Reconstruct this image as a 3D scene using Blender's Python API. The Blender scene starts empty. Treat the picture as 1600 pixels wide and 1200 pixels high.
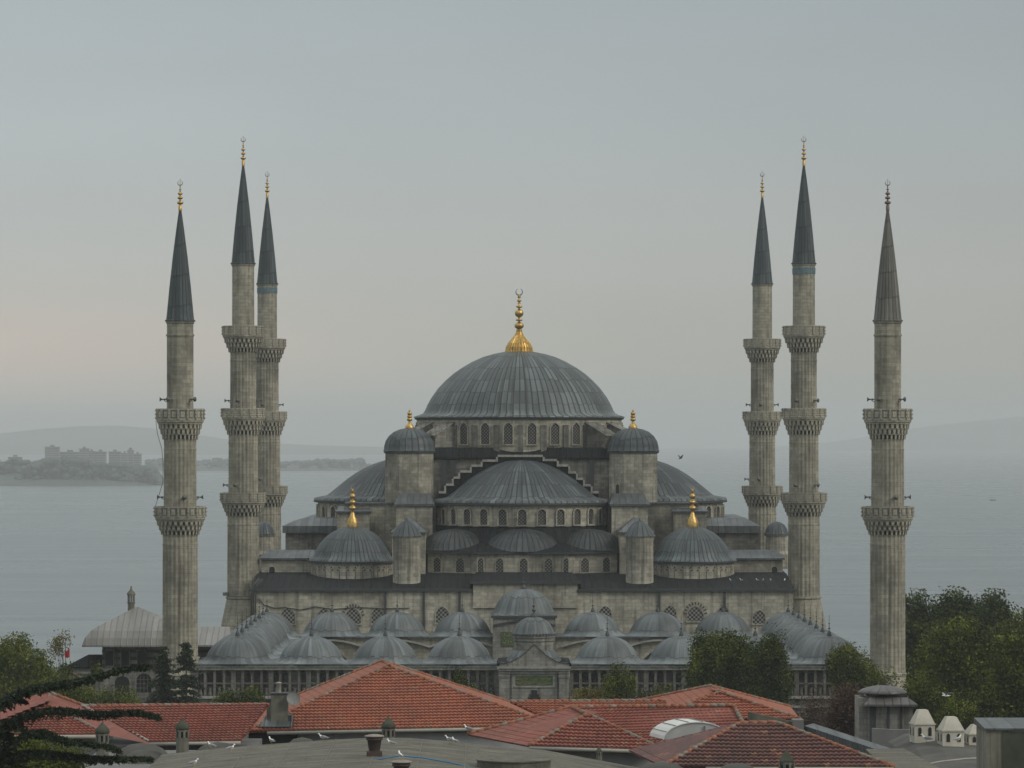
import bpy, math, random
import numpy as np
from mathutils import Vector, Matrix

R = math.radians
PI = math.pi
random.seed(7)
rng = np.random.default_rng(11)
sc = bpy.context.scene
COL = sc.collection

# ------------------------------------------------------------------ camera, sky, sun, exposure
CAMZ, F = 30.0, 5985.0            # eye height over the mosque ground; focal length in photo pixels (1600 wide)
cam = bpy.data.cameras.new('camera')
cam_o = bpy.data.objects.new('camera', cam)
COL.objects.link(cam_o)
cam_o.location = (0, 0, CAMZ)
cam_o.rotation_euler = (R(90), 0, 0)
cam.sensor_width = 36.0
cam.lens = 36.0 * F / 1600
cam.shift_x = 43 / 1600
cam.shift_y = 80 / 1600
cam.clip_start = 1.0
cam.clip_end = 40000
sc.camera = cam_o

SUN_EL, SUN_AZ = R(36), R(118)    # overcast: a soft sun from behind the camera's right shoulder (azimuth clockwise from +Y)
sun = bpy.data.lights.new('sun', 'SUN')
sun.energy = 1.4
sun.angle = R(24)
sun.color = (1.0, 0.94, 0.84)
sun_o = bpy.data.objects.new('sun', sun)
COL.objects.link(sun_o)
sdir = Vector((math.sin(SUN_AZ) * math.cos(SUN_EL), math.cos(SUN_AZ) * math.cos(SUN_EL), math.sin(SUN_EL)))
sun_o.rotation_euler = sdir.to_track_quat('Z', 'Y').to_euler()

world = bpy.data.worlds.new('World')
sc.world = world
world.use_nodes = True
wt = world.node_tree
wt.nodes.clear()


def nd(nt, typ, **kw):
    n = nt.nodes.new(typ)
    for k, v in kw.items():
        setattr(n, k, v)
    return n


def setin(nt, node, key, val):
    s = node.inputs[key]
    if isinstance(val, bpy.types.NodeSocket):
        nt.links.new(val, s)
    else:
        s.default_value = val


def mth(nt, op, a, b=None, c=None):
    n = nd(nt, 'ShaderNodeMath', operation=op)
    for i, v in enumerate((a, b, c)):
        if v is not None:
            setin(nt, n, i, v)
    return n.outputs[0]


def ramp(nt, fac, stops, interp='LINEAR'):
    n = nd(nt, 'ShaderNodeValToRGB')
    cr = n.color_ramp
    cr.interpolation = interp
    while len(cr.elements) < len(stops):
        cr.elements.new(0.5)
    for e, (p, c) in zip(cr.elements, stops):
        e.position = p
        e.color = (*c, 1) if len(c) == 3 else c
    setin(nt, n, 0, fac)
    return n.outputs[0]


def g3(v):
    return (v, v, v)


def mixc(nt, fac, a, b, mode='MIX'):
    n = nd(nt, 'ShaderNodeMix', data_type='RGBA', blend_type=mode)
    setin(nt, n, 0, fac)
    for k, v in ((6, a), (7, b)):
        if isinstance(v, tuple) and len(v) == 3:
            v = (*v, 1)
        setin(nt, n, k, v)
    return n.outputs[2]


def maprange(nt, v, a, b, c=0.0, d=1.0):
    n = nd(nt, 'ShaderNodeMapRange')
    setin(nt, n, 0, v)
    for i, x in enumerate((a, b, c, d)):
        n.inputs[i + 1].default_value = x
    return n.outputs[0]


def noise(nt, vec, scale, detail=4, rough=0.55):
    n = nd(nt, 'ShaderNodeTexNoise')
    setin(nt, n, 'Vector', vec)
    n.inputs['Scale'].default_value = scale
    n.inputs['Detail'].default_value = detail
    n.inputs['Roughness'].default_value = rough
    return n.outputs[0]


def vscale(nt, vec, s):
    n = nd(nt, 'ShaderNodeVectorMath', operation='MULTIPLY')
    setin(nt, n, 0, vec)
    n.inputs[1].default_value = s
    return n.outputs[0]


# overcast sky: a little of the physical sky under a cloud sheet that brightens towards the zenith
tcw = nd(wt, 'ShaderNodeTexCoord')
sky = nd(wt, 'ShaderNodeTexSky', sky_type='NISHITA')
sky.sun_disc = False
sky.sun_elevation = SUN_EL
sky.sun_rotation = SUN_AZ
bg1 = nd(wt, 'ShaderNodeBackground')
wt.links.new(sky.outputs[0], bg1.inputs[0])
bg1.inputs[1].default_value = 0.08
sepw = nd(wt, 'ShaderNodeSeparateXYZ')
wt.links.new(tcw.outputs['Generated'], sepw.inputs[0])
SKY_STOPS = [(0.0, (0.41, 0.44, 0.415)), (0.02, (0.465, 0.462, 0.415)), (0.042, (0.472, 0.480, 0.458)),
             (0.075, (0.440, 0.478, 0.482)), (0.12, (0.395, 0.442, 0.462)), (0.3, (0.48, 0.51, 0.52)),
             (1.0, (1.02, 1.05, 1.03))]
cloud = ramp(wt, sepw.outputs[2], SKY_STOPS)
# warm patch low in the east (left of the view)
gx = mth(wt, 'POWER', mth(wt, 'DIVIDE', mth(wt, 'ADD', sepw.outputs[0], 0.14), 0.10), 2.0)
gz = mth(wt, 'POWER', mth(wt, 'DIVIDE', mth(wt, 'SUBTRACT', sepw.outputs[2], 0.020), 0.016), 2.0)
gy = mth(wt, 'GREATER_THAN', sepw.outputs[1], 0.0)
gl = mth(wt, 'MULTIPLY', mth(wt, 'EXPONENT', mth(wt, 'MULTIPLY', mth(wt, 'ADD', gx, gz), -1.0)), gy)
cloud = mixc(wt, mth(wt, 'MULTIPLY', gl, 0.55), cloud, (0.67, 0.535, 0.455))
cn = noise(wt, vscale(wt, tcw.outputs['Generated'], (7.0, 7.0, 26.0)), 1.4, 4, 0.5)
cloud = mixc(wt, 1.0, cloud, ramp(wt, cn, [(0.3, g3(0.975)), (0.7, g3(1.025))]), 'MULTIPLY')
side = maprange(wt, sepw.outputs[0], -0.2, 0.2, 1.115, 0.845)
cbw = nd(wt, 'ShaderNodeCombineColor')
for _i in range(3):
    wt.links.new(side, cbw.inputs[_i])
cloud = mixc(wt, 1.0, cloud, cbw.outputs[0], 'MULTIPLY')
bg2 = nd(wt, 'ShaderNodeBackground')
wt.links.new(cloud, bg2.inputs[0])
bg2.inputs[1].default_value = 1.0
mixw = nd(wt, 'ShaderNodeMixShader')
mixw.inputs[0].default_value = 0.93
wt.links.new(bg1.outputs[0], mixw.inputs[1])
wt.links.new(bg2.outputs[0], mixw.inputs[2])
wo = nd(wt, 'ShaderNodeOutputWorld')
wt.links.new(mixw.outputs[0], wo.inputs[0])

sc.view_settings.view_transform = 'Standard'
sc.view_settings.look = 'None'
sc.view_settings.gamma = 1.0
sc.view_settings.exposure = 0.0
sc.render.engine = 'CYCLES'
sc.cycles.max_bounces = 5
sc.cycles.diffuse_bounces = 3
sc.cycles.glossy_bounces = 2
sc.cycles.volume_bounces = 0
sc.cycles.transparent_max_bounces = 6


# ------------------------------------------------------------------ helpers
def P(px, py, D):
    """photo pixel at a depth (metres from the eye along +Y) -> point of the place"""
    return Vector(((px - 757) * D / F, D, CAMZ + (680 - py) * D / F))


ORG = {}


def tag(o, label=None, cat=None, group=None, kind=None):
    for k, v in (('label', label), ('category', cat), ('group', group), ('kind', kind)):
        if v:
            o[k] = v
    return o


def thing(name, label, cat, loc=(0, 0, 0), group=None):
    o = bpy.data.objects.new(name, None)
    COL.objects.link(o)
    o.location = loc
    o.empty_display_size = 0.3
    ORG[o.name] = Vector(loc)
    return tag(o, label, cat, group)


def copy_tree(o, parent=None):
    c = o.copy()
    COL.objects.link(c)
    if parent is not None:
        c.parent = parent
        for k in ('label', 'category', 'group'):
            if k in c and k not in o:
                del c[k]
    for ch in o.children:
        copy_tree(ch, c)
    return c


class MB:
    """collects shapes (in world coordinates) for ONE mesh object"""

    def __init__(s):
        s.v, s.f, s.uv, s.mi, s.sm = [], [], [], [], []

    def face(s, idx, uv=None, mi=0, sm=False):
        s.f.append(tuple(idx)); s.uv.append(uv); s.mi.append(mi); s.sm.append(sm)

    def poly(s, pts, mi=0, uv=None):
        b = len(s.v)
        s.v += [tuple(p) for p in pts]
        s.face(range(b, b + len(pts)), uv, mi)

    def box(s, x0, x1, y0, y1, z0, z1, mi=0):
        b = len(s.v)
        s.v += [(x, y, z) for z in (z0, z1) for y in (y0, y1) for x in (x0, x1)]
        for q in ((0, 2, 3, 1), (4, 5, 7, 6), (0, 1, 5, 4), (2, 6, 7, 3), (0, 4, 6, 2), (1, 3, 7, 5)):
            s.face([b + i for i in q], None, mi)

    def obox(s, c, sx, sy, sz, rz=0.0, mi=0, taper=1.0):
        """box centred at c, turned about z; taper scales the bottom"""
        b = len(s.v)
        ca, sa = math.cos(rz), math.sin(rz)
        for zz, k in ((-1, taper), (1, 1.0)):
            for yy in (-1, 1):
                for xx in (-1, 1):
                    x, y = xx * sx / 2 * k, yy * sy / 2 * k
                    s.v.append((c[0] + x * ca - y * sa, c[1] + x * sa + y * ca, c[2] + zz * sz / 2))
        for q in ((0, 2, 3, 1), (4, 5, 7, 6), (0, 1, 5, 4), (2, 6, 7, 3), (0, 4, 6, 2), (1, 3, 7, 5)):
            s.face([b + i for i in q], None, mi)

    def prism(s, poly, z0, z1, mi=0):
        n = len(poly)
        b = len(s.v)
        s.v += [(x, y, z0) for x, y in poly] + [(x, y, z1) for x, y in poly]
        for i in range(n):
            j = (i + 1) % n
            s.face((b + i, b + j, b + n + j, b + n + i), None, mi)
        s.face([b + i for i in reversed(range(n))], None, mi)
        s.face([b + n + i for i in range(n)], None, mi)

    def prism_y(s, poly, y0, y1, mi=0):
        n = len(poly)
        b = len(s.v)
        s.v += [(x, y0, z) for x, z in poly] + [(x, y1, z) for x, z in poly]
        for i in range(n):
            j = (i + 1) % n
            s.face((b + i, b + j, b + n + j, b + n + i), None, mi)
        s.face([b + i for i in reversed(range(n))], None, mi)
        s.face([b + n + i for i in range(n)], None, mi)

    def loft(s, rings, mi=0, sm=False, close=True, cap=True):
        n = len(rings[0])
        b = len(s.v)
        for r in rings:
            s.v += [tuple(p) for p in r]
        m = n if close else n - 1
        for k in range(len(rings) - 1):
            for i in range(m):
                j = (i + 1) % n
                s.face((b + k * n + i, b + k * n + j, b + (k + 1) * n + j, b + (k + 1) * n + i), None, mi, sm)
        if cap and close:
            s.face([b + i for i in reversed(range(n))], None, mi, sm)
            s.face([b + (len(rings) - 1) * n + i for i in range(n)], None, mi, sm)

    def lathe(s, prof, n=32, cx=0.0, cy=0.0, a0=0.0, a1=2 * PI, mi=0, sm=True, mod=None, ru=None):
        """prof = [(r, z)] bottom to top; mod(i) scales the radius of column i"""
        full = abs(a1 - a0 - 2 * PI) < 1e-6
        m = n if full else n + 1
        b = len(s.v)
        ru = ru or max(r for r, z in prof)
        vv = [0.0]
        for k in range(1, len(prof)):
            vv.append(vv[-1] + math.hypot(prof[k][0] - prof[k - 1][0], prof[k][1] - prof[k - 1][1]))
        for r, z in prof:
            for i in range(m):
                a = a0 + (a1 - a0) * i / n
                q = r * (mod(i) if mod else 1.0)
                s.v.append((cx + q * math.cos(a), cy + q * math.sin(a), z))
        for k in range(len(prof) - 1):
            for i in range(n):
                j = (i + 1) % m if full else i + 1
                u0, u1 = (a0 + (a1 - a0) * i / n) * ru, (a0 + (a1 - a0) * (i + 1) / n) * ru
                z0, z1 = prof[0][1] + vv[k], prof[0][1] + vv[k + 1]
                s.face((b + k * m + i, b + k * m + j, b + (k + 1) * m + j, b + (k + 1) * m + i),
                       ((u0, z0), (u1, z0), (u1, z1), (u0, z1)), mi, sm)
        return s

    def tube(s, pts, rad, n=6, mi=0, sm=True):
        pts = [Vector(p) for p in pts]
        rad = rad if isinstance(rad, (list, tuple)) else [rad] * len(pts)
        rings = []
        for i, p in enumerate(pts):
            d = (pts[min(i + 1, len(pts) - 1)] - pts[max(i - 1, 0)]).normalized()
            up = Vector((0, 0, 1)) if abs(d.z) < 0.9 else Vector((1, 0, 0))
            x = d.cross(up).normalized()
            y = x.cross(d).normalized()
            rings.append([p + (x * math.cos(2 * PI * k / n) + y * math.sin(2 * PI * k / n)) * rad[i] for k in range(n)])
        s.loft(rings, mi, sm)

    def build(s, name, mats, parent=None, org=None, label=None):
        mats = mats if isinstance(mats, (list, tuple)) else [mats]
        porg = ORG.get(parent.name, Vector((0, 0, 0))) if parent else Vector((0, 0, 0))
        org = Vector(org) if org is not None else porg
        me = bpy.data.meshes.new(name)
        va = np.array(s.v, dtype=float)
        me.from_pydata((va - np.array(org)).tolist(), [], s.f)
        for m in mats:
            me.materials.append(m)
        me.polygons.foreach_set('material_index', s.mi)
        me.polygons.foreach_set('use_smooth', s.sm)
        uvl = me.uv_layers.new(name='UVMap')
        out = []
        for f, uv in zip(s.f, s.uv):
            if uv is not None:
                for q in uv:
                    out += q
                continue
            p = va[list(f)]
            n = np.zeros(3)
            for i in range(len(f)):
                a, c = p[i], p[(i + 1) % len(f)]
                n += (a[1] * c[2] - a[2] * c[1], a[2] * c[0] - a[0] * c[2], a[0] * c[1] - a[1] * c[0])
            L = math.sqrt(float(n @ n)) or 1.0
            n /= L
            if abs(n[2]) > 0.75:
                for q in p:
                    out += (q[0], q[1])
            else:
                h = math.hypot(n[0], n[1]) or 1.0
                tx, ty = -n[1] / h, n[0] / h
                for q in p:
                    out += (q[0] * tx + q[1] * ty, q[2])
        uvl.data.foreach_set('uv', np.array(out, dtype=np.float32))
        me.update()
        o = bpy.data.objects.new(name, me)
        COL.objects.link(o)
        ORG[o.name] = org
        o.parent = parent
        o.location = org - porg
        if label:
            o['label'] = label
        return o


# ------------------------------------------------------------------ materials
def newmat(name):
    m = bpy.data.materials.new(name)
    m.use_nodes = True
    return m, m.node_tree, m.node_tree.nodes['Principled BSDF']


def plain(name, col, rough=0.8, metal=0.0, var=0.12, vs=1.5):
    m, nt, b = newmat(name)
    tc = nd(nt, 'ShaderNodeTexCoord')
    n = noise(nt, tc.outputs['Object'], vs, 5)
    k = ramp(nt, n, [(0.3, g3(1 - var)), (0.7, g3(1 + var))])
    setin(nt, b, 'Base Color', mixc(nt, 1.0, col, k, 'MULTIPLY'))
    b.inputs['Roughness'].default_value = rough
    b.inputs['Metallic'].default_value = metal
    return m


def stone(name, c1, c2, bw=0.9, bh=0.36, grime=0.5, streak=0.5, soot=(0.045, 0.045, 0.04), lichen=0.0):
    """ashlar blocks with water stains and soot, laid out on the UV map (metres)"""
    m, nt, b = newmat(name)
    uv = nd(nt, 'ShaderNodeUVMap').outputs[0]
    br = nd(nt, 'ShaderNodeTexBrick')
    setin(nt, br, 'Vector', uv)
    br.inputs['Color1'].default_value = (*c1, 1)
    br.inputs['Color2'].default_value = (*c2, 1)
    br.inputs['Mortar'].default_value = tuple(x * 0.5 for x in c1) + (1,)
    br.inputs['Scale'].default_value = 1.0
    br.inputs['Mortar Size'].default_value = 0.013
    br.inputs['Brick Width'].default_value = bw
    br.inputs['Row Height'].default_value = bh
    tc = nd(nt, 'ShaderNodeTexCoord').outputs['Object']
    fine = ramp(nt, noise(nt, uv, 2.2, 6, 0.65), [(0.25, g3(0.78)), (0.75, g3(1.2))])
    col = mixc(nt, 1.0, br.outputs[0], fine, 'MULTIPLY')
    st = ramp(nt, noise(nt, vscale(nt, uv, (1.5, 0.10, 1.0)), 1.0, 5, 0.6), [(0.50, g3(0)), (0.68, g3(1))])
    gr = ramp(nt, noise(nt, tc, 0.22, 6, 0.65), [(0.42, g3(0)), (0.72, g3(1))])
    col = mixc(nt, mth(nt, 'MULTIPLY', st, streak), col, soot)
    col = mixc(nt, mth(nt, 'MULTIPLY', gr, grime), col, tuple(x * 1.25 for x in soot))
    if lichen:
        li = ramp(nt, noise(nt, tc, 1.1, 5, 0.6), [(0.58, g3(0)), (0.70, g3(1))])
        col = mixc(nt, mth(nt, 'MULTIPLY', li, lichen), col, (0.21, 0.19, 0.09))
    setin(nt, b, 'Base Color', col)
    b.inputs['Roughness'].default_value = 0.92
    b.inputs['Specular IOR Level'].default_value = 0.25
    bp = nd(nt, 'ShaderNodeBump')
    bp.inputs['Strength'].default_value = 0.5
    bp.inputs['Distance'].default_value = 0.03
    setin(nt, bp, 'Height', mth(nt, 'SUBTRACT', noise(nt, uv, 3.0, 5), br.outputs[1]))
    setin(nt, b, 'Normal', bp.outputs[0])
    return m


def lead_dome(name, nseam, lap=1.6, dark=(0.062, 0.078, 0.084), light=(0.15, 0.172, 0.178), wash=0.6, skirt=None, off=0.0, grime=0.5, seamk=0.8, stains=(), bump=0.8, sw=(0.36, 0.47), pv=(0.74, 1.25)):
    """sheet lead dressed over a dome in gores round the object's own axis: seams, laps, chalky run-off streaks, paler skirt"""
    m, nt, b = newmat(name)
    tc = nd(nt, 'ShaderNodeTexCoord').outputs['Object']
    sp = nd(nt, 'ShaderNodeSeparateXYZ')
    setin(nt, sp, 0, tc)
    ang = mth(nt, 'ARCTAN2', sp.outputs[1], sp.outputs[0])
    u = mth(nt, 'ADD', mth(nt, 'MULTIPLY', ang, nseam / (2 * PI)), off)
    col_id = mth(nt, 'FLOOR', u)
    fu = mth(nt, 'SUBTRACT', u, col_id)
    seam = maprange(nt, mth(nt, 'ABSOLUTE', mth(nt, 'SUBTRACT', fu, 0.5)), sw[0], sw[1])
    wn = nd(nt, 'ShaderNodeTexWhiteNoise', noise_dimensions='1D')
    setin(nt, wn, 'W', col_id)
    v = mth(nt, 'ADD', mth(nt, 'DIVIDE', sp.outputs[2], lap), mth(nt, 'MULTIPLY', wn.outputs[0], 0.12))
    row_id = mth(nt, 'FLOOR', v)
    lapl = maprange(nt, mth(nt, 'SUBTRACT', v, row_id), 0.9, 0.97)
    w2 = nd(nt, 'ShaderNodeTexWhiteNoise', noise_dimensions='2D')
    cb = nd(nt, 'ShaderNodeCombineXYZ')
    setin(nt, cb, 0, col_id); setin(nt, cb, 1, row_id)
    setin(nt, w2, 'Vector', cb.outputs[0])
    c2 = nd(nt, 'ShaderNodeCombineXYZ')
    setin(nt, c2, 0, mth(nt, 'MULTIPLY', u, 1.3)); setin(nt, c2, 1, mth(nt, 'MULTIPLY', sp.outputs[2], 0.16))
    st = ramp(nt, noise(nt, c2.outputs[0], 1.0, 5, 0.65), [(0.38, g3(0)), (0.72, g3(1))])
    big = ramp(nt, noise(nt, tc, 0.33, 5, 0.6), [(0.38, g3(0)), (0.68, g3(1))])
    col = mixc(nt, mth(nt, 'MULTIPLY', st, wash), dark, light)
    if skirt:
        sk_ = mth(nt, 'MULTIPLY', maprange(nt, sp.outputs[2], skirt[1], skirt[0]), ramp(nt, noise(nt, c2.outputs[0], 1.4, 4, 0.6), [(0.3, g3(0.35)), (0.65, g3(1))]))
        col = mixc(nt, mth(nt, 'MULTIPLY', sk_, 0.5), col, tuple(x * 1.25 for x in light))  # paler towards the foot of the dome
    col = mixc(nt, 1.0, col, ramp(nt, w2.outputs[0], [(0.15, g3(pv[0])), (0.55, g3(1.0)), (0.95, g3(pv[1]))]), 'MULTIPLY')
    col = mixc(nt, mth(nt, 'MULTIPLY', big, grime), col, tuple(x * 0.62 for x in dark))
    col = mixc(nt, mth(nt, 'MULTIPLY', seam, seamk), col, tuple(x * 0.22 for x in dark))
    col = mixc(nt, mth(nt, 'MULTIPLY', lapl, 0.6), col, tuple(x * 0.25 for x in dark))
    for sa, sw_ in stains:
        ds = mth(nt, 'ABSOLUTE', mth(nt, 'SUBTRACT', ang, sa))
        dm = mth(nt, 'MULTIPLY', maprange(nt, ds, sw_, sw_ * 0.3), ramp(nt, noise(nt, c2.outputs[0], 2.0, 4), [(0.3, g3(0.3)), (0.6, g3(1))]))
        col = mixc(nt, mth(nt, 'MULTIPLY', dm, 0.75), col, tuple(x * 0.3 for x in dark))
    oi = nd(nt, 'ShaderNodeObjectInfo').outputs['Random']
    col = mixc(nt, 1.0, col, ramp(nt, oi, [(0, (0.84, 0.85, 0.86)), (0.5, (1.0, 1.0, 0.99)), (1, (1.14, 1.16, 1.16))]), 'MULTIPLY')
    setin(nt, b, 'Base Color', col)
    setin(nt, b, 'Roughness', ramp(nt, st, [(0, g3(0.44)), (1, g3(0.62))]))
    b.inputs['Metallic'].default_value = 0.0
    b.inputs['Specular IOR Level'].default_value = 0.4
    bp = nd(nt, 'ShaderNodeBump')
    bp.inputs['Strength'].default_value = bump
    bp.inputs['Distance'].default_value = 0.08
    setin(nt, bp, 'Height', mth(nt, 'ADD', seam, mth(nt, 'MULTIPLY', noise(nt, tc, 1.6, 3), 0.8)))
    setin(nt, b, 'Normal', bp.outputs[0])
    return m


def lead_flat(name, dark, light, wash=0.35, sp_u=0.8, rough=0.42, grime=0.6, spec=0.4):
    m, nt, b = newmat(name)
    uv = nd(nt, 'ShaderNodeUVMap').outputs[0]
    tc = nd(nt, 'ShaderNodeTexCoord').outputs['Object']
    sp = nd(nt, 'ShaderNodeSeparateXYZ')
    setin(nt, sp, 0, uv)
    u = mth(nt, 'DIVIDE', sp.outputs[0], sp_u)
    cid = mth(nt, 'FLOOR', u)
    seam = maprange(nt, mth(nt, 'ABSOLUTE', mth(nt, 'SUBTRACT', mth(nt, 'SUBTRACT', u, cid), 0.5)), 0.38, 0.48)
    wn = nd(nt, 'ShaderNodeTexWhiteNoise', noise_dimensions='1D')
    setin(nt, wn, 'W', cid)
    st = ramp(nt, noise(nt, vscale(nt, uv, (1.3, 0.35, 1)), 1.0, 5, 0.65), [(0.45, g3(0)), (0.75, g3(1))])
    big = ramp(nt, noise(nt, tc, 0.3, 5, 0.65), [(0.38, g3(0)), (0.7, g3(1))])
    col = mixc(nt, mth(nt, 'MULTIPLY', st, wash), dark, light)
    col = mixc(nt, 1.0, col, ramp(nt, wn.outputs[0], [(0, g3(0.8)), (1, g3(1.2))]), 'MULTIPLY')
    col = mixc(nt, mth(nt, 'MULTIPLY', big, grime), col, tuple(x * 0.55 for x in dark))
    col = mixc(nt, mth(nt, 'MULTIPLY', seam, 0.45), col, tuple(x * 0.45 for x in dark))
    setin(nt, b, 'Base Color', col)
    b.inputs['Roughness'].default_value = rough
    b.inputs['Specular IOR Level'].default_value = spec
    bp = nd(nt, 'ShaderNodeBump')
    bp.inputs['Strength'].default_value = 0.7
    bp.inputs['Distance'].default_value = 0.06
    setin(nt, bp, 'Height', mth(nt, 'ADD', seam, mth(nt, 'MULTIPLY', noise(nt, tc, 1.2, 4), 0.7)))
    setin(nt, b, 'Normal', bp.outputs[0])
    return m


def lattice(name, period, light=(0.20, 0.19, 0.165), dark=(0.012, 0.014, 0.014), hole=0.0, rot=45):
    """pierced plaster window grille: round holes on the UV map"""
    m, nt, b = newmat(name)
    uv = nd(nt, 'ShaderNodeUVMap').outputs[0]
    mp = nd(nt, 'ShaderNodeMapping')
    mp.inputs['Rotation'].default_value[2] = R(rot)
    setin(nt, mp, 0, uv)
    sp = nd(nt, 'ShaderNodeSeparateXYZ')
    setin(nt, sp, 0, mp.outputs[0])
    k = 2 * PI / period
    s1 = mth(nt, 'SINE', mth(nt, 'MULTIPLY', sp.outputs[0], k))
    s2 = mth(nt, 'SINE', mth(nt, 'MULTIPLY', sp.outputs[1], k))
    f = maprange(nt, mth(nt, 'ADD', s1, s2), hole - 0.12, hole + 0.12)
    dirt = ramp(nt, noise(nt, uv, 0.8, 4), [(0.3, g3(0.7)), (0.7, g3(1.1))])
    setin(nt, b, 'Base Color', mixc(nt, 1.0, mixc(nt, f, light, dark), dirt, 'MULTIPLY'))
    b.inputs['Roughness'].default_value = 0.7
    return m


def tile(name, c1, c2, dirt=(0.10, 0.05, 0.035), amount=0.5, pitch=0.24, row=0.33):
    m, nt, b = newmat(name)
    uv = nd(nt, 'ShaderNodeUVMap').outputs[0]
    sp = nd(nt, 'ShaderNodeSeparateXYZ')
    setin(nt, sp, 0, uv)
    cb = nd(nt, 'ShaderNodeCombineXYZ')
    setin(nt, cb, 0, mth(nt, 'FLOOR', mth(nt, 'DIVIDE', sp.outputs[0], pitch)))
    setin(nt, cb, 1, mth(nt, 'FLOOR', mth(nt, 'DIVIDE', sp.outputs[1], row)))
    wn = nd(nt, 'ShaderNodeTexWhiteNoise', noise_dimensions='2D')
    setin(nt, wn, 'Vector', cb.outputs[0])
    col = mixc(nt, wn.outputs[0], c1, c2)
    col = mixc(nt, mth(nt, 'GREATER_THAN', wn.outputs[0], 0.97), col, (0.26, 0.13, 0.075))
    li = ramp(nt, noise(nt, uv, 1.3, 6, 0.75), [(0.60, g3(0)), (0.70, g3(1))])
    col = mixc(nt, mth(nt, 'MULTIPLY', li, 0.45), col, (0.12, 0.105, 0.07))
    n1 = ramp(nt, noise(nt, uv, 0.35, 6, 0.7), [(0.40, g3(0)), (0.68, g3(1))])
    col = mixc(nt, mth(nt, 'MULTIPLY', n1, amount), col, dirt)
    n2 = ramp(nt, noise(nt, uv, 4.0, 5, 0.7), [(0.3, g3(0.75)), (0.7, g3(1.2))])
    setin(nt, b, 'Base Color', mixc(nt, 1.0, col, n2, 'MULTIPLY'))
    b.inputs['Roughness'].default_value = 0.85
    return m


def leafmat(name, stops, trans=0.12):
    m, nt, b = newmat(name)
    gi = nd(nt, 'ShaderNodeNewGeometry').outputs['Random Per Island']
    tc = nd(nt, 'ShaderNodeTexCoord').outputs['Object']
    n = noise(nt, tc, 0.38, 4)
    f = mth(nt, 'ADD', mth(nt, 'MULTIPLY', gi, 0.38), mth(nt, 'MULTIPLY', maprange(nt, n, 0.32, 0.68), 0.62))
    col = ramp(nt, f, stops)
    setin(nt, b, 'Base Color', col)
    b.inputs['Roughness'].default_value = 0.7
    b.inputs['Specular IOR Level'].default_value = 0.25
    tr = nd(nt, 'ShaderNodeBsdfTranslucent')
    setin(nt, tr, 0, col)
    mx = nd(nt, 'ShaderNodeMixShader')
    mx.inputs[0].default_value = trans
    nt.links.new(b.outputs[0], mx.inputs[1])
    nt.links.new(tr.outputs[0], mx.inputs[2])
    out = [x for x in nt.nodes if x.type == 'OUTPUT_MATERIAL'][0]
    nt.links.new(mx.outputs[0], out.inputs[0])
    return m


M = {}
M['stone'] = stone('ashlar_stone', (0.44, 0.415, 0.335), (0.30, 0.282, 0.228), 0.95, 0.42, 0.8, 0.55, lichen=0.25)
M['stone_pale'] = stone('pale_ashlar', (0.515, 0.485, 0.395), (0.345, 0.325, 0.263), 1.0, 0.42, 0.65, 0.6, lichen=0.35)
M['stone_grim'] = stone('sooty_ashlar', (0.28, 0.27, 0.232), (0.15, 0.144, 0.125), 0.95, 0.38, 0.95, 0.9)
M['stone_min'] = stone('minaret_stone', (0.405, 0.38, 0.30), (0.305, 0.285, 0.228), 1.1, 0.42, 0.75, 0.5, lichen=0.25)
M['carved'] = stone('carved_stone', (0.46, 0.433, 0.35), (0.36, 0.338, 0.275), 0.5, 0.3, 0.6, 0.5, lichen=0.3)
M['stone_grey'] = stone('grey_ashlar', (0.30, 0.292, 0.265), (0.215, 0.21, 0.19), 0.8, 0.35, 0.65, 0.8)
M['coping'] = plain('coping_stone', (0.27, 0.265, 0.24), 0.9, var=0.3, vs=2.0)
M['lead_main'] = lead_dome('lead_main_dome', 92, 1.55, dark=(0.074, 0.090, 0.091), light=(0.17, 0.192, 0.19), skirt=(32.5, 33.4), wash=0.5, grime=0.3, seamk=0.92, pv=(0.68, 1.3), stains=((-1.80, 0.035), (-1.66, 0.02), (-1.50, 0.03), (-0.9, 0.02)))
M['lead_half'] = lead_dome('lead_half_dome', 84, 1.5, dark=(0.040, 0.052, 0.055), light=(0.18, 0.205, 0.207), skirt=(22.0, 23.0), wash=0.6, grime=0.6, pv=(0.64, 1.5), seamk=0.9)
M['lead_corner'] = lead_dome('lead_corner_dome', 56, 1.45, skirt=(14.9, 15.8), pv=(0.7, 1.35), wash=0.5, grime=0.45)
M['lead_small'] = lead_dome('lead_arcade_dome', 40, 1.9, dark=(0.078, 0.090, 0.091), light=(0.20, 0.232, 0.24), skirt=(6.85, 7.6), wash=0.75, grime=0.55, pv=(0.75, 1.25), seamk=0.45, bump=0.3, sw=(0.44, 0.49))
M['lead_exedra'] = lead_dome('lead_exedra', 40, 1.6, dark=(0.022, 0.028, 0.030), light=(0.11, 0.125, 0.13), wash=0.5, grime=0.7)
M['soot'] = stone('soot_and_shade_stone', (0.05, 0.05, 0.046), (0.038, 0.038, 0.036), 0.95, 0.38, 0.5, 0.5, soot=(0.02, 0.02, 0.02))  # black for sooted pier flanks and for shade painted in balcony niches
M['lead_gore'] = lead_dome('lead_gored_dome', 24, 5.0, wash=0.5, grime=0.3, off=0.5)
M['lead_spire'] = lead_dome('lead_spire', 20, 3.1, dark=(0.046, 0.060, 0.066), light=(0.115, 0.138, 0.145), wash=0.6, grime=0.3)
M['stone_spire'] = lead_dome('weathered_spire', 20, 2.6, dark=(0.125, 0.122, 0.108), light=(0.21, 0.20, 0.172), wash=0.8, grime=0.5)
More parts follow.
